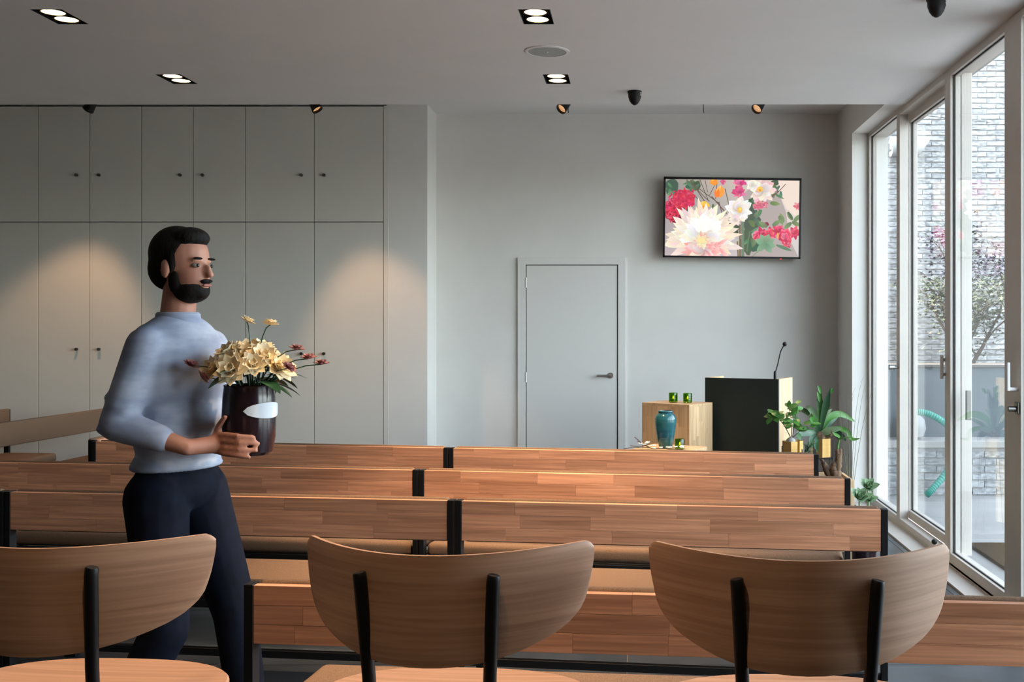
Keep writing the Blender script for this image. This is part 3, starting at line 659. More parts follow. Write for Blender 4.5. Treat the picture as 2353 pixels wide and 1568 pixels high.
# ------------------------------------------------------------------ lectern, plinths and what stands on them
def rect(l, f, r_): l, f, r_ = Vector(l), Vector(f), Vector(r_); return l, f, r_, l+(r_-f)
def slab(quad, z0, z1, name, m, parent):               # upright box on a ground quad
    q = [Vector((p[0], p[1], 0)) for p in quad]
    return MB().add([(p.x, p.y, z0) for p in q]+[(p.x, p.y, z1) for p in q], [(3, 2, 1, 0), (4, 5, 6, 7), (0, 1, 5, 4), (1, 2, 6, 5), (2, 3, 7, 6), (3, 0, 4, 7)]).build(name, m, parent, smooth=False)
def localbox(l, f, r_):                                # origin at the front corner, x towards l->f, y towards f->r
    l, f, r_ = Vector(l), Vector(f), Vector(r_); return l, math.atan2(f.y-l.y, f.x-l.x), (f-l).length, (r_-f).length
org, rz, W, Dp = localbox((.512, 8.10, 0), (1.035, 7.84, 0), (1.24, 8.10, 0))
lt = thing('lectern', 'dark green fronted wooden lectern with a microphone, beside the plants', 'lectern', org, rz)
MB().box(0, W-.0, 0, .022, .02, 1.10, .001).build('front_panel', 'green', lt)
for a, b in ((0, .022), (W-.022, W)):
    MB().box(a, b, .0225, Dp, 0, 1.10, .001).build('side_panel', 'pale', lt)
MB().box(.022, W-.022, .023, Dp-.01, 1.02, 1.045, .001).build('desk_board', 'pale', lt); MB().box(.022, W-.022, .023, Dp-.02, .55, .572, .001).build('shelf', 'pale', lt)
mc = thing('microphone', 'black gooseneck microphone rising from the lectern top', 'microphone', (0, 0, 0)); mb = P(1781, 868, 7.98)
a0 = Vector((mb.x, 7.98, 1.045)); tip = P(1803, 792, 7.95)
MB().lathe([(.03, 0), (.03, .012), (.012, .02), (.010, .10), (.007, .11)], 16, a0).build('base', 'black', mc)
MB().tube(spline([a0+Vector((0, 0, .09)), P(1787, 838, 7.97), P(1794, 808, 7.96), tip], 6), .0042, 8).build('gooseneck', 'black', mc)
MB().ell(tip+Vector((0, -.005, .003)), (.017, .022, .017)).build('windscreen', 'black', mc)
def plinth(l, f, r_, h, label):
    org, rz, W, Dp = localbox(l, f, r_); t = thing('plinth', label, 'plinth', org, rz); r = random.Random(int(h*100))
    n = 9; e = sorted(r.uniform(.5, 1.5) for _ in range(0)) ; xs_ = [W*i/n for i in range(n+1)]
    body = MB().box(.012, W-.012, .012, Dp-.012, 0, h-.012).build('body', 'pale', t)
    # upright staves on the faces, a solid board on top
    for i in range(n):
        z = 0
        while z < h-.021:
            z1 = min(z+r.uniform(.2, .5), h-.02); z1 = h-.02 if h-.02-z1 < .08 else z1
            MB().box(xs_[i]+.0003, xs_[i+1]-.0003, 0, .0118, z+.0003, z1, .0006).build('stave', 'pale', body, smooth=False); z = z1
    nd = 7; ys_ = [.012+(Dp-.024)*i/nd for i in range(nd+1)]
    for i in range(nd):
        z = 0
        while z < h-.021:
            z1 = min(z+r.uniform(.2, .5), h-.02); z1 = h-.02 if h-.02-z1 < .08 else z1
            MB().box(W-.0118, W, ys_[i]+.0003, ys_[i+1]-.0003, z+.0003, z1, .0006).build('stave', 'pale', body, smooth=False)
            z = z1
    MB().box(0, .0118, .012, Dp, 0, h-.02).box(.012, W, Dp-.0118, Dp, 0, h-.02).build('rear_board', 'pale', t)
    MB().box(0, W, 0, Dp, h-.0197, h, .001).build('top_board', 'pale', t)
plinth((.033, 7.98, 0), (.375, 7.73, 0), (.560, 7.985, 0), .92, 'taller wooden plinth carrying two green candle glasses')
plinth((-.036, 7.40, 0), (.333, 7.216, 0), (.490, 7.535, 0), .64, 'lower wooden plinth carrying the teal urn')
ur = MB(); prof = [(0, 0), (.042, 0), (.046, .004), (.050, .02), (.060, .07), (.070, .13), (.0755, .18), (.0755, .205), (.068, .226), (.055, .238), (.050, .243), (.051, .248), (.055, .253), (.053, .258), (.046, .259), (.044, .250), (.05, .235), (.05, .2), (0, .19)]
pr = []
for (r0, z0), (r1, z1) in zip(prof[:-1], prof[1:]):
    k = max(1, int(abs(z1-z0)/.006)); pr += [(r0+(r1-r0)*i/k+(.0009*math.sin((z0+(z1-z0)*i/k)*520) if .02 < z0 < .22 and r0 > .055 else 0), z0+(z1-z0)*i/k) for i in range(k)]
ur.lathe(pr+[prof[-1]], 48, (.196, 7.47, .64), False)
tag(ur.build('urn', 'glaze'), 'tall glossy teal ribbed urn standing on the lower plinth', 'urn')
cands = [((.267, 7.98, .92), 'left one of two green candle glasses on the taller plinth'), ((.372, 7.93, .92), 'right one of two green candle glasses on the taller plinth'), ((.292, 7.37, .64), 'green candle glass beside the urn')]
cp = None
for p, lab in cands:
    if cp is None:
        t = cp = thing('candle_holder', lab, 'candle', p, 0, 'green glass candle holders')
        MB().lathe([(0, 0), (.028, 0), (.033, .004), (.0335, .068), (.032, .072), (.030, .070), (.0295, .012), (0, .010)], 28, close=False).build('glass', 'gglass', t)
        cd_ = MB().lathe([(0, .011), (.024, .011), (.024, .028), (.0, .028)], 20, close=False).build('candle', 'wax', t)
        MB().lathe([(0, .029), (.004, .033), (.005, .038), (.003, .045), (0, .052)], 10, close=False).build('flame', 'flame', cd_)
    else: t = copy_tree(cp); t.location = p; t['label'] = lab
tw = thing('blossom_branch', 'dark twig with white blossoms lying around the urn foot', 'branch', (0, 0, 0)); r = random.Random(5)
zb_ = .648
paths = [[(.00, 7.35, .70), (.05, 7.36, .67), (.10, 7.35, zb_), (.19, 7.34, zb_), (.27, 7.30, zb_), (.31, 7.29, zb_)], [(-.05, 7.34, .668), (.02, 7.35, .66), (.09, 7.36, .652)], [(-.02, 7.42, .72), (.03, 7.40, .68), (.08, 7.37, .655)], [(-.10, 7.33, .645), (-.04, 7.34, .655), (.04, 7.352, .652)]]
m = MB()
for p in paths: m.tube(spline(p, 4), .0028, 5)
m.build('twig', 'twig', tw)
for k in range(15):
    p = Vector(R.choice(paths[0][1:])) + Vector((r.uniform(-.03, .04), r.uniform(-.03, .02), r.uniform(.002, .022))); m = MB()
    for q in range(5):
        a = 2*PI*q/5+r.random(); m.ell(p+Vector((.008*math.cos(a), .008*math.sin(a), .003)), (.008, .008, .004), 7, 5)
    m.build('blossom', 'blossom', tw)

# ------------------------------------------------------------------ plants
def leafmesh(L, W, fold=.15, droop=.3, n=6, tip=1.0):
    """a leaf lying along +x from its stalk, folded along the midrib, drooping at the tip, with thickness"""
    top = []
    for i in range(n+1):
        t = i/n; wv = W/2*(math.sin(PI*t**.8)**.75 if 0 < t < 1 else .02); z = -droop*L*t*t
        top.append([(L*t, -wv, z+fold*wv), (L*t, 0, z), (L*t, wv, z+fold*wv)])
    vs = [p for row in top for p in row]; nb = len(vs); vs += [(x, y, z-.0012) for x, y, z in vs]; fs = []
    for i in range(n):
        for k in range(2):
            a = i*3+k; fs += [(a, a+3, a+4, a+1), (nb+a, nb+a+1, nb+a+4, nb+a+3)]
        fs += [(i*3, nb+i*3, nb+i*3+3, i*3+3), (i*3+2, i*3+5, nb+i*3+5, nb+i*3+2)]
    return MB().add(vs, fs)
def place(me, name, parent, p, d, roll=0, s=1, tilt=0):
    o = link(name, me, parent); o.location = p
    o.rotation_mode = 'QUATERNION'; d = Vector(d).normalized(); o.rotation_quaternion = Euler((tilt, 0, 0)).to_quaternion() @ d.to_track_quat('X', 'Z') @ Euler((roll, 0, 0)).to_quaternion(); o.scale = (s, s, s); return o
def hexbox(name, parent, c, rx, ry, z0, z1, m='brass'):
    pts = [(c[0]+rx*math.cos(a), c[1]+ry*math.sin(a)) for a in [PI/6+PI/3*i for i in range(6)]]; ins = [(c[0]+(x-c[0])*.94, c[1]+(y-c[1])*.94) for x, y in pts]
    vs = [(x, y, z0) for x, y in pts]+[(x, y, z1) for x, y in pts]+[(x, y, z1) for x, y in ins]+[(x, y, z1-.02) for x, y in ins]; fs = [tuple(range(5, -1, -1)), tuple(range(18, 24))]
    for a in (0, 6, 12): fs += [(a+i, a+(i+1) % 6, a+6+(i+1) % 6, a+6+i) for i in range(6)]
    return MB().add(vs, fs).build(name, m, parent, smooth=False)
def stand(parent, c, hx_, hy_, z):
    m = MB()
    for sx in (-1, 1):
        for sy in (-1, 1): m.tube([(c[0]+sx*hx_, c[1]+sy*hy_, z+.01), (c[0]+sx*(hx_+.03), c[1]+sy*hy_, 0)], .004, 6)
    for s in (-1, 1): m.tube([(c[0]-hx_, c[1]+s*hy_, z), (c[0]+hx_, c[1]+s*hy_, z)], .004, 6); m.tube([(c[0]+s*hx_, c[1]-hy_, z), (c[0]+s*hx_, c[1]+hy_, z)], .004, 6)
    for s in (-1, 1): m.tube([(c[0]+s*hx_, c[1]-hy_, z), (c[0]+s*hx_, c[1]-hy_, z+.14)], .004, 6)
    m.build('stand', 'black', parent)
r = random.Random(21)
Y1 = 7.45
t1 = thing('potted_plant', 'small leafy plant in a brass hexagonal planter before the lectern edge', 'plant', (0, 0, 0), 0, 'plants beside the lectern')
c1 = P(1821, 1030, Y1); zt = P(0, 1014, Y1).z
hexbox('planter', t1, (c1.x-.018, Y1), .056, .06, zt-.16, zt); hexbox('planter', t1, (c1.x+.052, Y1+.05), .032, .04, zt-.16, zt-.001)
stand(t1, (c1.x, Y1), .082, .07, zt-.165)
MB().lathe([(.036, 0), (.03, .015), (.016, .028), (0, .032)], 20, (c1.x-.012, Y1, zt-.004), False).build('mound', 'stone', t1)
stems = [[(1818, 1008), (1800, 975), (1785, 960), (1775, 945)], [(1819, 1006), (1818, 965), (1812, 935)], [(1821, 1006), (1826, 970), (1833, 930)], [(1822, 1006), (1840, 990), (1858, 985), (1866, 972)]]
sm = MB(); lf = leafmesh(.082, .050, .12, .25).mesh('leaf', 'leaf'); pts_all = []
for i, s_ in enumerate(stems):
    q = spline([P(x, y, Y1+(.05*j*(1 if i % 2 else -1)*.4)) for j, (x, y) in enumerate(s_)], 6); sm.tube(q, [.0035*(1-.6*k/len(q)) for k in range(len(q))], 6); pts_all.append(q)
sm.build('stem', 'twig', t1)
for q in pts_all:
    for k in range(11):
        p = q[min(len(q)-1, 4+int((len(q)-4)*k/10))]; a = r.uniform(0, 2*PI); d = Vector((math.cos(a), .7*math.sin(a), r.uniform(-.15, .55)))
        place(lf, 'leaf', t1, p, d, r.uniform(-.5, .5), r.uniform(.65, 1.0), r.uniform(.1, 1.1))
for k in range(4):
    p = pts_all[0][-1]; place(lf, 'leaf', t1, p+Vector((r.uniform(-.02, .02), 0, r.uniform(-.09, .0))), (r.uniform(-1, .3), r.uniform(-.5, .5), r.uniform(-.3, .5)), 0, 1.0)
# staghorn fern in a brass box
Y2 = 7.74
t2 = thing('staghorn_fern', 'large staghorn fern in a square brass planter right of the lectern', 'plant', (0, 0, 0), 0, 'plants beside the lectern')
c2 = P(1886, 1028, Y2); zt2 = P(0, 1007, Y2).z
hexbox('planter', t2, (c2.x, Y2), .074, .07, zt2-.135, zt2); stand(t2, (c2.x+.008, Y2), .07, .07, zt2-.142)
MB().ell((c2.x-.01, Y2, zt2+.012), (.045, .045, .04)).build('root_ball', 'bark', t2)
def frond(pts, wid, m, prof=None):
    q = spline(pts, 5); n = len(q); vs = []; fs = []
    for i, p in enumerate(q):
        d = (q[min(i+1, n-1)]-q[max(i-1, 0)]).normalized(); sd = d.cross(Vector((0, -1, 0.25))).normalized(); nn = sd.cross(d).normalized(); t = i/(n-1)
        wv = wid*((prof(t)) if prof else math.sin(PI*min(.999, .06+.93*t))**.8)
        vs += [p-sd*wv+nn*wv*.3, p, p+sd*wv+nn*wv*.3]
    nb = len(vs); vs += [tuple(Vector(v)+Vector((0, .0016, -.0008))) for v in vs]
    for i in range(n-1):
        for k in range(2):
            a = i*3+k; fs += [(a, a+3, a+4, a+1), (nb+a, nb+a+1, nb+a+4, nb+a+3)]
        fs += [(i*3, nb+i*3, nb+i*3+3, i*3+3), (i*3+2, i*3+5, nb+i*3+5, nb+i*3+2)]
    return MB().add(vs, fs).build('frond', m, t2)
ant = lambda t: .28+.72*t**1.5 if t < .72 else max(.02, (1-t)/.28*.55)
B0 = (1885, 1000)
fr = [([B0, (1884, 960), (1883, 925), (1886, 888)], .036, 'leaf', 0, ant), ([B0, (1890, 965), (1898, 930), (1908, 893)], .042, 'leafd', -.03, ant),
      ([B0, (1893, 960), (1912, 940)], .018, 'leafp', -.02, None), ([B0, (1900, 965), (1930, 952), (1964, 969)], .026, 'leaf', .04, None), ([B0, (1905, 975), (1925, 960)], .016, 'leafd', .08, None),
      ([B0, (1878, 965), (1862, 940), (1850, 936)], .024, 'leafp', .05, None), ([B0, (1868, 960), (1845, 943), (1836, 946)], .02, 'leafd', .1, None), ([B0, (1872, 975), (1845, 972)], .022, 'leafd', -.06, None),
      ([B0, (1865, 995), (1838, 997), (1830, 1006)], .026, 'leafd', -.08, None), ([B0, (1866, 1010), (1866, 1030)], .024, 'leafd', -.09, None), ([B0, (1875, 1015), (1878, 1040)], .02, 'leafd', -.1, None),
      ([B0, (1905, 990), (1935, 985)], .026, 'leafp', -.06, None), ([B0, (1910, 993), (1930, 1000), (1944, 1014)], .026, 'leafd', -.08, None), ([B0, (1915, 985), (1945, 990), (1957, 1009), (1976, 1008)], .017, 'leaf', -.05, None),
      ([B0, (1870, 968), (1860, 955), (1868, 958)], .024, 'leaf', -.1, None), ([B0, (1905, 1000), (1912, 1003), (1908, 988)], .016, 'bark', -.08, None)]
for pts, wd, m_, dy, pf in fr: frond([P(x, y, Y2+dy*i/(len(pts)-1)*1.6) for i, (x, y) in enumerate(pts)], wd, m_, pf)
for a, b in (((1884, 925), (1878, 900)), ((1905, 905), (1914, 892)), ((1886, 905), (1879, 886))): frond([P(*a, Y2-.01), P((a[0]+b[0])/2+1, (a[1]+b[1])/2, Y2-.01), P(*b, Y2-.01)], .012, 'leaf')
# little spiky herb between the planters
t3 = thing('spiky_plant', 'small dark spiky plant between the two brass planters', 'plant', (0, 0, 0), 0, 'plants beside the lectern')
c3 = P(1856, 1046, 7.3)
MB().lathe([(0, 0), (.03, 0), (.04, .07), (.034, .07), (.0, .06)], 20, (c3.x, 7.3, c3.z-.09), False).build('pot', 'vase', t3); stand(t3, (c3.x, 7.3), .045, .045, c3.z-.095)
needle = leafmesh(.045, .008, .1, .1, 4).mesh('leaf', 'leafd')
for k in range(64):
    a = r.uniform(0, 6.28); z = r.uniform(0, .10); place(needle, 'leaf', t3, (c3.x+r.uniform(-.018, .018), 7.3+r.uniform(-.018, .018), c3.z-.03+z), (math.cos(a), math.sin(a)*.6, r.uniform(.2, 1.3)), 0, r.uniform(.7, 1.2))
# stump in a wooden box
t4 = thing('trunk_planter', 'gnarled bare trunk with a green shoot in a wooden box', 'plant', (0, 0, 0), 0, 'plants beside the lectern')
bx0, bx1, by0, by1, bz_ = .98, 1.333, 6.55, 6.92, .543
MB().box(bx0, bx1, by0, by0+.02, 0, bz_, .001).box(bx0, bx1, by1-.02, by1, 0, bz_, .001).box(bx0, bx0+.02, by0+.02, by1-.02, 0, bz_, .001).box(bx1-.02, bx1, by0+.02, by1-.02, 0, bz_, .001).build('box', 'pale', t4)
MB().box(bx0+.02, bx1-.02, by0+.02, by1-.02, .1, bz_-.03).build('soil', 'soil', t4)
Yt = 6.72
m = MB()
def limb(pts, rr):
    q = spline([P(x, y, Yt+d) for x, y, d in pts], 6); k = len(q); m.tube([p+Vector((r.uniform(-.003, .003), r.uniform(-.003, .003), 0)) for p in q], [(rr[0]+(rr[1]-rr[0])*i/(k-1))*r.uniform(.85, 1.15) for i in range(k)], 10)
limb([(1922, 1120, 0), (1922, 1090, 0), (1927, 1060, 0), (1930, 1032, 0)], (.036, .014)); limb([(1921, 1100, -.01), (1916, 1080, -.01), (1917, 1066, -.01)], (.030, .016)); limb([(1914, 1110, .01), (1900, 1082, .01), (1892, 1064, .01)], (.028, .017)); limb([(1893, 1068, .015), (1888, 1056, .02)], (.012, .009)); limb([(1926, 1062, 0), (1924, 1045, -.01), (1924, 1034, -.01)], (.016, .010))
m.build('trunk', 'bark', t4)
for x, y in ((1892, 1063), (1916, 1065), (1925, 1044)): MB().ell(P(x, y, Yt-.012), (.012, .012, .011)).build('knot', 'twig', t4)
MB().tube(spline([P(1925, 1036, Yt), P(1926, 1022, Yt), P(1929, 1010, Yt)], 4), [.007]*4+[.006]*4+[.005], 8).build('shoot', 'leaf', t4)
lf4 = leafmesh(.11, .045, .2, .5).mesh('leaf', 'leaf')
for d in ((-.6, -.2, .7), (.7, -.2, .5), (.3, -.6, .6), (-.2, .5, .7)): place(lf4, 'leaf', t4, P(1929, 1012, Yt), d, 0, .8)
# wispy grass
t5 = thing('wispy_grass', 'tall wispy dry grass blades beside the window reveal', 'plant', (0, 0, 0), 0, 'plants beside the lectern')
g0 = P(1930, 1085, 6.95)
MB().lathe([(0, .0), (.05, .0), (.06, .30), (.052, .30), (0, .28)], 20, (1.40, 6.98, .0), False).build('pot', 'vase', t5)
for tipx, tipy, mx2, my2 in ((1984, 866, 1958, 900), (1966, 890, 1938, 900), (1929, 900, 1928, 960), (1952, 892, 1940, 880), (1990, 880, 1970, 905), (1962, 905, 1945, 930), (2012, 890, 1985, 880)):
    q = bz((1.40+r.uniform(-.02, .02), 6.98, .28), P(mx2, my2+30, 6.98), P(tipx, tipy, 6.9), 14); MB().tube(q, [.0021*(1-.75*i/13) for i in range(14)], 5).build('blade', 'straw', t5)
# succulent in a dark pot
t6 = thing('succulent', 'pale green rosette succulent in a dark pot by the glass', 'plant', (0, 0, 0), 0, 'plants beside the lectern')
ps = P(1985, 1172, 6.15)
MB().lathe([(0, 0), (.065, 0), (.078, ps.z-.01), (.07, ps.z-.01), (.068, ps.z-.03), (0, ps.z-.03)], 28, (ps.x, 6.15, 0), False).build('pot', 'vase', t6)
lf6 = leafmesh(.070, .044, .35, -.2).mesh('leaf', 'leafp')
for (x, y, dy, n_, sc_) in ((1994, 1122, .03, 15, 1.0), (1975, 1146, -.04, 16, 1.05), (1996, 1150, -.03, 12, .8)):
    c_ = P(x, y, 6.15+dy); MB().tube([(c_.x, c_.y, ps.z-.04), c_], .006, 6).build('stem', 'leafp', t6)
    for k in range(n_):
        a = 2.4*k; el = .30+1.0*(k/n_); place(lf6, 'leaf', t6, c_, (math.cos(a)*math.cos(el), math.sin(a)*math.cos(el), math.sin(el)), 0, sc_*(1.05-.45*k/n_), .75)

# ------------------------------------------------------------------ the walking man
def fuse(m, name, material, parent, vox=.008, it=6, fac=.5):
    """joins overlapping volumes into one continuous smooth surface"""
    me = m.mesh(name+'_raw', material, smooth=False); o = bpy.data.objects.new(name+'_raw', me); C.objects.link(o)
    md = o.modifiers.new('r', 'REMESH'); md.mode = 'VOXEL'; md.voxel_size = vox; md.use_smooth_shade = True
    s = o.modifiers.new('s', 'SMOOTH'); s.iterations = it; s.factor = fac
    dg = bpy.context.evaluated_depsgraph_get(); ev = o.evaluated_get(dg); nm = bpy.data.meshes.new_from_object(ev); nm.name = name
    bpy.data.objects.remove(o); bpy.data.meshes.remove(me)
    nm.polygons.foreach_set('use_smooth', [True]*len(nm.polygons))
    if not nm.materials: nm.materials.append(M[material])
    return link(name, nm, parent)
man = thing('person', 'man in pale blue shirt and navy trousers walking right, carrying a vase of flowers', 'person', (0, 0, 0))
X0, Ym = -1.545, 3.60
V = Vector
HR = Matrix.Rotation(math.radians(-17), 3, 'Z'); HCn = V((-1.525, 3.575, 1.70))
def hp_(x, y, z): return HCn+HR @ V((x, y, z))
def add_head(m, g=0):
    m.ell(hp_(-.008, 0, .028), (.098+g, .077+g, .094+g), 20, 14, HR); m.ell(hp_(.028, 0, -.045), (.066+g, .058+g, .078+g), 18, 12, HR); m.ell(hp_(.062, 0, -.088), (.032+g, .03+g, .026+g), 12, 8, HR)
def limbm(m, pts, rr, n=14):
    for i in range(len(pts)-1):
        a, b = V(pts[i]), V(pts[i+1]); k = 5; m.tube([a+(b-a)*j/k for j in range(k+1)], [rr[i]+(rr[i+1]-rr[i])*j/k for j in range(k+1)], n)
    for p, q in zip(pts, rr): m.ell(p, (q, q, q), 12, 8)
nS, nE, nW = (-1.588, 3.445, 1.43), (-1.645, 3.37, 1.185), (-1.425, 3.375, 1.112)
fS, fE, fW = (-1.505, 3.755, 1.425), (-1.475, 3.83, 1.19), (-1.335, 3.655, 1.175)
nH, nK, nA = (-1.58, 3.50, .93), (-1.545, 3.49, .50), (-1.74, 3.50, .13)
fH, fK, fA = (-1.53, 3.70, .93), (-1.40, 3.71, .50), (-1.345, 3.71, .085)
VC = V((-1.275, 3.50, 0)); VZ0, VZ1, VR = 1.075, 1.30, .085
def torso(m, g=0):
    rt = Matrix.Rotation(math.radians(-17), 3, 'Z')
    m.ell((-1.545, 3.60, 1.43), (.085+g, .20+g, .062+g), 18, 10, rt)
    m.ell((-1.55, 3.595, 1.345), (.118+g, .185+g, .185+g), 20, 14, rt); m.ell((-1.545, 3.60, 1.15), (.112+g, .155+g, .19+g), 20, 14, rt); m.ell((-1.555, 3.60, .985), (.118+g, .165+g, .13+g), 20, 14, rt)
    m.ell((-1.555, 3.59, 1.455), (.075+g, .165+g, .055+g), 16, 10, rt)
b = MB(); add_head(b)
b.ell(hp_(.101, 0, -.022), (.015, .011, .024), 10, 8, HR); b.ell(hp_(.110, 0, -.034), (.013, .014, .011), 10, 8, HR)            # nose
for s in (-1, 1): b.ell(hp_(-.005, s*.078, -.018), (.018, .010, .032), 10, 8, HR)                                               # ears
b.ell(hp_(.078, 0, .014), (.016, .05, .010), 12, 6, HR); b.ell(hp_(.088, 0, -.068), (.012, .024, .012), 10, 6, HR)              # brow, lips
limbm(b, [(-1.535, 3.585, 1.66), (-1.555, 3.595, 1.47)], [.052, .060]); torso(b, -.012)
limbm(b, [nS, nE, nW], [.052, .040, .027]); limbm(b, [fS, fE, fW], [.052, .040, .027])
limbm(b, [nH, nK, nA], [.082, .055, .040]); limbm(b, [fH, fK, fA], [.082, .055, .040])
def hand(m, w_, palm, fingers, thumb):
    limbm(m, [w_, palm], [.026, .030], 12)
    for pts in fingers: limbm(m, pts, [.0105, .0098, .009, .0078][:len(pts)], 8)
    limbm(m, thumb, [.013, .0115, .0095], 8)
def onv(a, z, off=.010): return V((VC.x+(VR+off)*math.cos(a), VC.y+(VR+off)*math.sin(a), z))
# near hand: palm against the vase's near side, fingers curled round it towards the right
a0 = math.radians(215)
pn = onv(a0, 1.115, .022)
fing = []
for k, (z, ln) in enumerate(((1.150, 62), (1.128, 70), (1.106, 66), (1.086, 52))):
    fing.append([pn+V((.0, 0, (1-k*.66)*.022)), onv(math.radians(238), z), onv(math.radians(238+ln*.5), z-.004), onv(math.radians(238+ln), z-.010, .008)])
hand(b, nW, pn, fing, [pn+V((.0, 0, .02)), onv(math.radians(222), 1.175, .014), onv(math.radians(240), 1.205, .010)])
a1 = math.radians(140); pf = onv(a1, 1.175, .022); fing = []
for k, (z, ln) in enumerate(((1.215, 60), (1.193, 68), (1.171, 64), (1.150, 50))):
    fing.append([pf+V((0, 0, (1-k*.66)*.022)), onv(math.radians(118), z), onv(math.radians(118-ln*.5), z-.004), onv(math.radians(118-ln), z-.01, .008)])
hand(b, fW, pf, fing, [pf+V((0, 0, .02)), onv(math.radians(136), 1.235, .014), onv(math.radians(120), 1.262, .010)])
fuse(b, 'body', 'skin', man, .0062, 5)
# hair, beard, eyes
hb = MB(); hb.ell(hp_(-.022, 0, .040), (.097, .083, .094), 20, 14, HR); hb.ell(hp_(-.060, 0, -.010), (.058, .072, .075), 16, 10, HR); hb.ell(hp_(.03, 0, .090), (.062, .066, .038), 16, 8, HR)
for s in (-1, 1): hb.ell(hp_(.012, s*.069, .012), (.016, .012, .045), 8, 6, HR)
fuse(hb, 'hair', 'hair', man, .007, 3)
be = MB(); be.ell(hp_(.034, 0, -.083), (.063, .059, .046), 16, 10, HR); be.ell(hp_(.066, 0, -.092), (.034, .033, .028), 12, 8, HR); be.ell(hp_(.098, 0, -.054), (.010, .030, .008), 10, 6, HR)
for s in (-1, 1): be.ell(hp_(.012, s*.056, -.055), (.022, .013, .042), 10, 8, HR)
fuse(be, 'beard', 'hair', man, .006, 3)
for s in (-1, 1):
    ey = MB().ell(hp_(.078, s*.031, -.003), (.012, .0135, .0085), 12, 8, HR).build('eye', 'eye', man); MB().ell(hp_(.0885, s*.033, -.003), (.004, .0062, .0062), 10, 6, HR).build('iris', 'iris', ey)
    MB().ell(hp_(.088, s*.032, .020), (.008, .021, .0045), 10, 6, HR).build('eyebrow', 'hair', man)
MB().ell(hp_(.099, 0, -.068), (.005, .022, .0055), 10, 6, HR).build('lips', 'lip', man)
# shirt with collar and sleeves, trousers, shoes
s_ = MB(); torso(s_, .016); s_.v = [(x, y, max(z, 1.018)) for x, y, z in s_.v]
cuffn = V(nE)+(V(nW)-V(nE))*.62; cufff = V(fE)+(V(fW)-V(fE))*.62
limbm(s_, [nS, nE, cuffn], [.065, .055, .044]); limbm(s_, [fS, fE, cufff], [.062, .055, .044])
r = random.Random(2)
for k in range(26):                                    # folds at elbow and waist
    c_ = r.choice((V(nE)+V((.02, -.01, .04)), V(nE), V(fE), V((-1.50, 3.48, 1.12)), V((-1.58, 3.46, 1.22)), V(nS)+V((-.02, 0, -.10))))+V((r.uniform(-.025, .03), r.uniform(-.012, .03), r.uniform(-.04, .05)))
    s_.ell(c_, (.046, .04, .011), 10, 6, Euler((r.uniform(-.4, .4), r.uniform(-.7, .3), r.uniform(-.5, .5))).to_matrix())
so_ = fuse(s_, 'shirt', 'shirt', man, .009, 4)
MB().lathe([(.060, 0), (.074, .004), (.070, .040), (.064, .046), (.058, .040)], 28, (-1.547, 3.59, 1.497), False).build('collar', 'shirt', man)
tr = MB(); rt = Matrix.Rotation(math.radians(-12), 3, 'Z'); tr.ell((-1.555, 3.60, .955), (.126, .172, .088), 20, 12, rt); tr.ell((-1.552, 3.60, 1.03), (.114, .157, .07), 20, 10, rt)
limbm(tr, [nH, nK, V(nK)+(V(nA)-V(nK))*.92], [.104, .075, .062]); limbm(tr, [fH, fK, V(fK)+(V(fA)-V(fK))*.95], [.104, .075, .062])
fuse(tr, 'trousers', 'navy', man, .011, 4)
for A, tip_, nm in ((nA, (-1.60, 3.50, .025), 'shoe'), (fA, (-1.155, 3.71, .033), 'shoe')):
    m = MB(); A = V(A); T = V(tip_); d = (T-A); hl = A+V((-.035, 0, -.045 if A.z < .1 else -.02))
    limbm(m, [hl, A+d*.45+V((0, 0, -.01)), T], [.040, .042, .028]); limbm(m, [A, hl], [.045, .04]); m.v = [(x, y, max(z, .003)) for x, y, z in m.v]
    fuse(m, nm, 'shoe', man, .008, 3)
# vase and flowers in his arms
vs_ = thing('vase', 'dark aubergine vase held in the arms of the walking man', 'vase', (VC.x, VC.y, VZ0))
MB().lathe([(0, 0), (.062, 0), (.074, .01), (.083, .06), (.085, .13), (.082, .19), (.078, .222), (.08, .228), (.076, .23), (.073, .22), (.076, .15), (0, .12)], 36, close=False).build('body', 'vase', vs_)
n = 14; vs = []; fs = []
for i in range(n):
    a = math.radians(-82+112*i/(n-1)); e = max(0, math.sin(PI*i/(n-1)))**.5
    for z, off in ((.148-.026*e, .0865), (.148-.026*e, .089), (.148+.026*e, .089), (.148+.026*e, .0865)): vs.append((off*math.cos(a), off*math.sin(a), z))
for i in range(n-1):
    for k in range(4): fs.append((i*4+k, i*4+(k+1) % 4, (i+1)*4+(k+1) % 4, (i+1)*4+k))
MB().add(vs, fs).build('pale_patch', 'patch', vs_)  # pale curved patch laid on one side of the vase
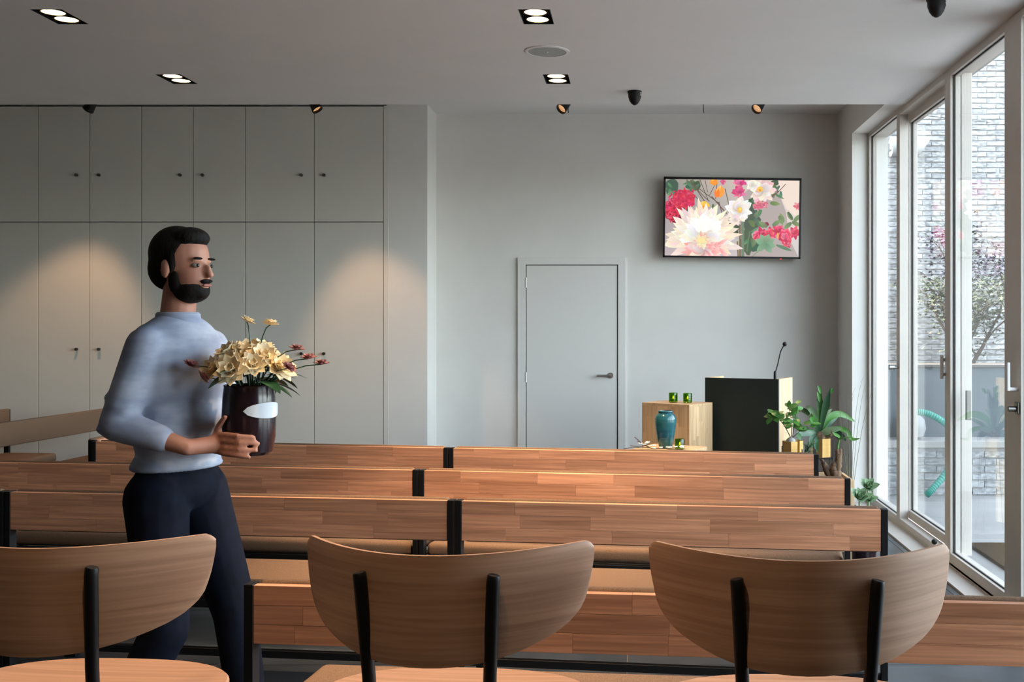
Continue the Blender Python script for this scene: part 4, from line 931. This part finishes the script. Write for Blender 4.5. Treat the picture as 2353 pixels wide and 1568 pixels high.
bq = thing('bouquet', 'bouquet of cream flowers with green leaves in the dark vase', 'flowers', (VC.x+.012, VC.y, VZ1))
r = random.Random(8)
def flower(Rr, mname):
    m = MB()
    for ring, (n_, el, L) in enumerate(((9, .15, 1), (8, .6, .85), (6, 1.05, .6))):
        for i in range(n_):
            a = 2*PI*(i+.5*ring)/n_; lm = leafmesh(Rr*L, Rr*.62, .25, -.12, 4); rot = Euler((0, -el, a)).to_matrix(); m.add([rot @ V(v) for v in lm.v], lm.f)
    m.ell((0, 0, Rr*.18), (Rr*.22, Rr*.22, Rr*.18), 10, 6); return m.mesh('flower', mname)
fc = flower(.062, 'cream'); fr_ = flower(.028, 'rose')
cent = V((-.045, 0, .11)); st_ = MB()
for k in range(17):
    a = 2.4*k; q = math.sqrt(k/17); p = V((-.015+.125*q*math.cos(a), .10*q*math.sin(a), .115-.07*q*q+r.uniform(-.015, .015))); d = V((q*math.cos(a), q*math.sin(a)-.35, .9-.3*q))
    o = link('flower', fc, bq); o.location = p; o.rotation_mode = 'QUATERNION'; o.rotation_quaternion = d.to_track_quat('Z', 'Y'); s1 = r.uniform(.8, 1.1); o.scale = (s1, s1, s1); st_.tube([(0, 0, -.08), p], .0025, 5)
lfb = leafmesh(.12, .05, .15, .35).mesh('leaf', 'leafd')
for k in range(18):
    a = r.uniform(0, 6.28); place(lfb, 'leaf', bq, (.05*math.cos(a), .05*math.sin(a), .005+r.uniform(0, .04)), (math.cos(a), math.sin(a), r.uniform(-.15, .5)), 0, r.uniform(.7, 1.1))
for p in ((.19, -.02, .09), (.16, -.05, .12), (.22, .02, .07), (.14, -.07, .06), (-.17, -.08, .07), (-.13, -.09, .03), (.05, .02, .20), (-.02, .0, .21)):
    st_.tube(bz((0, 0, -.05), (p[0]*.4, p[1]*.4, p[2]), p, 6), .002, 5)
    o = link('sprig_flower', fr_ if abs(p[0]) > .1 else fc, bq); o.location = p; o.rotation_euler = (r.uniform(-.6, .2), r.uniform(0, .9), 0); o.scale = (1,)*3 if abs(p[0]) > .1 else (.5,)*3
st_.build('stems', 'leafd', bq)
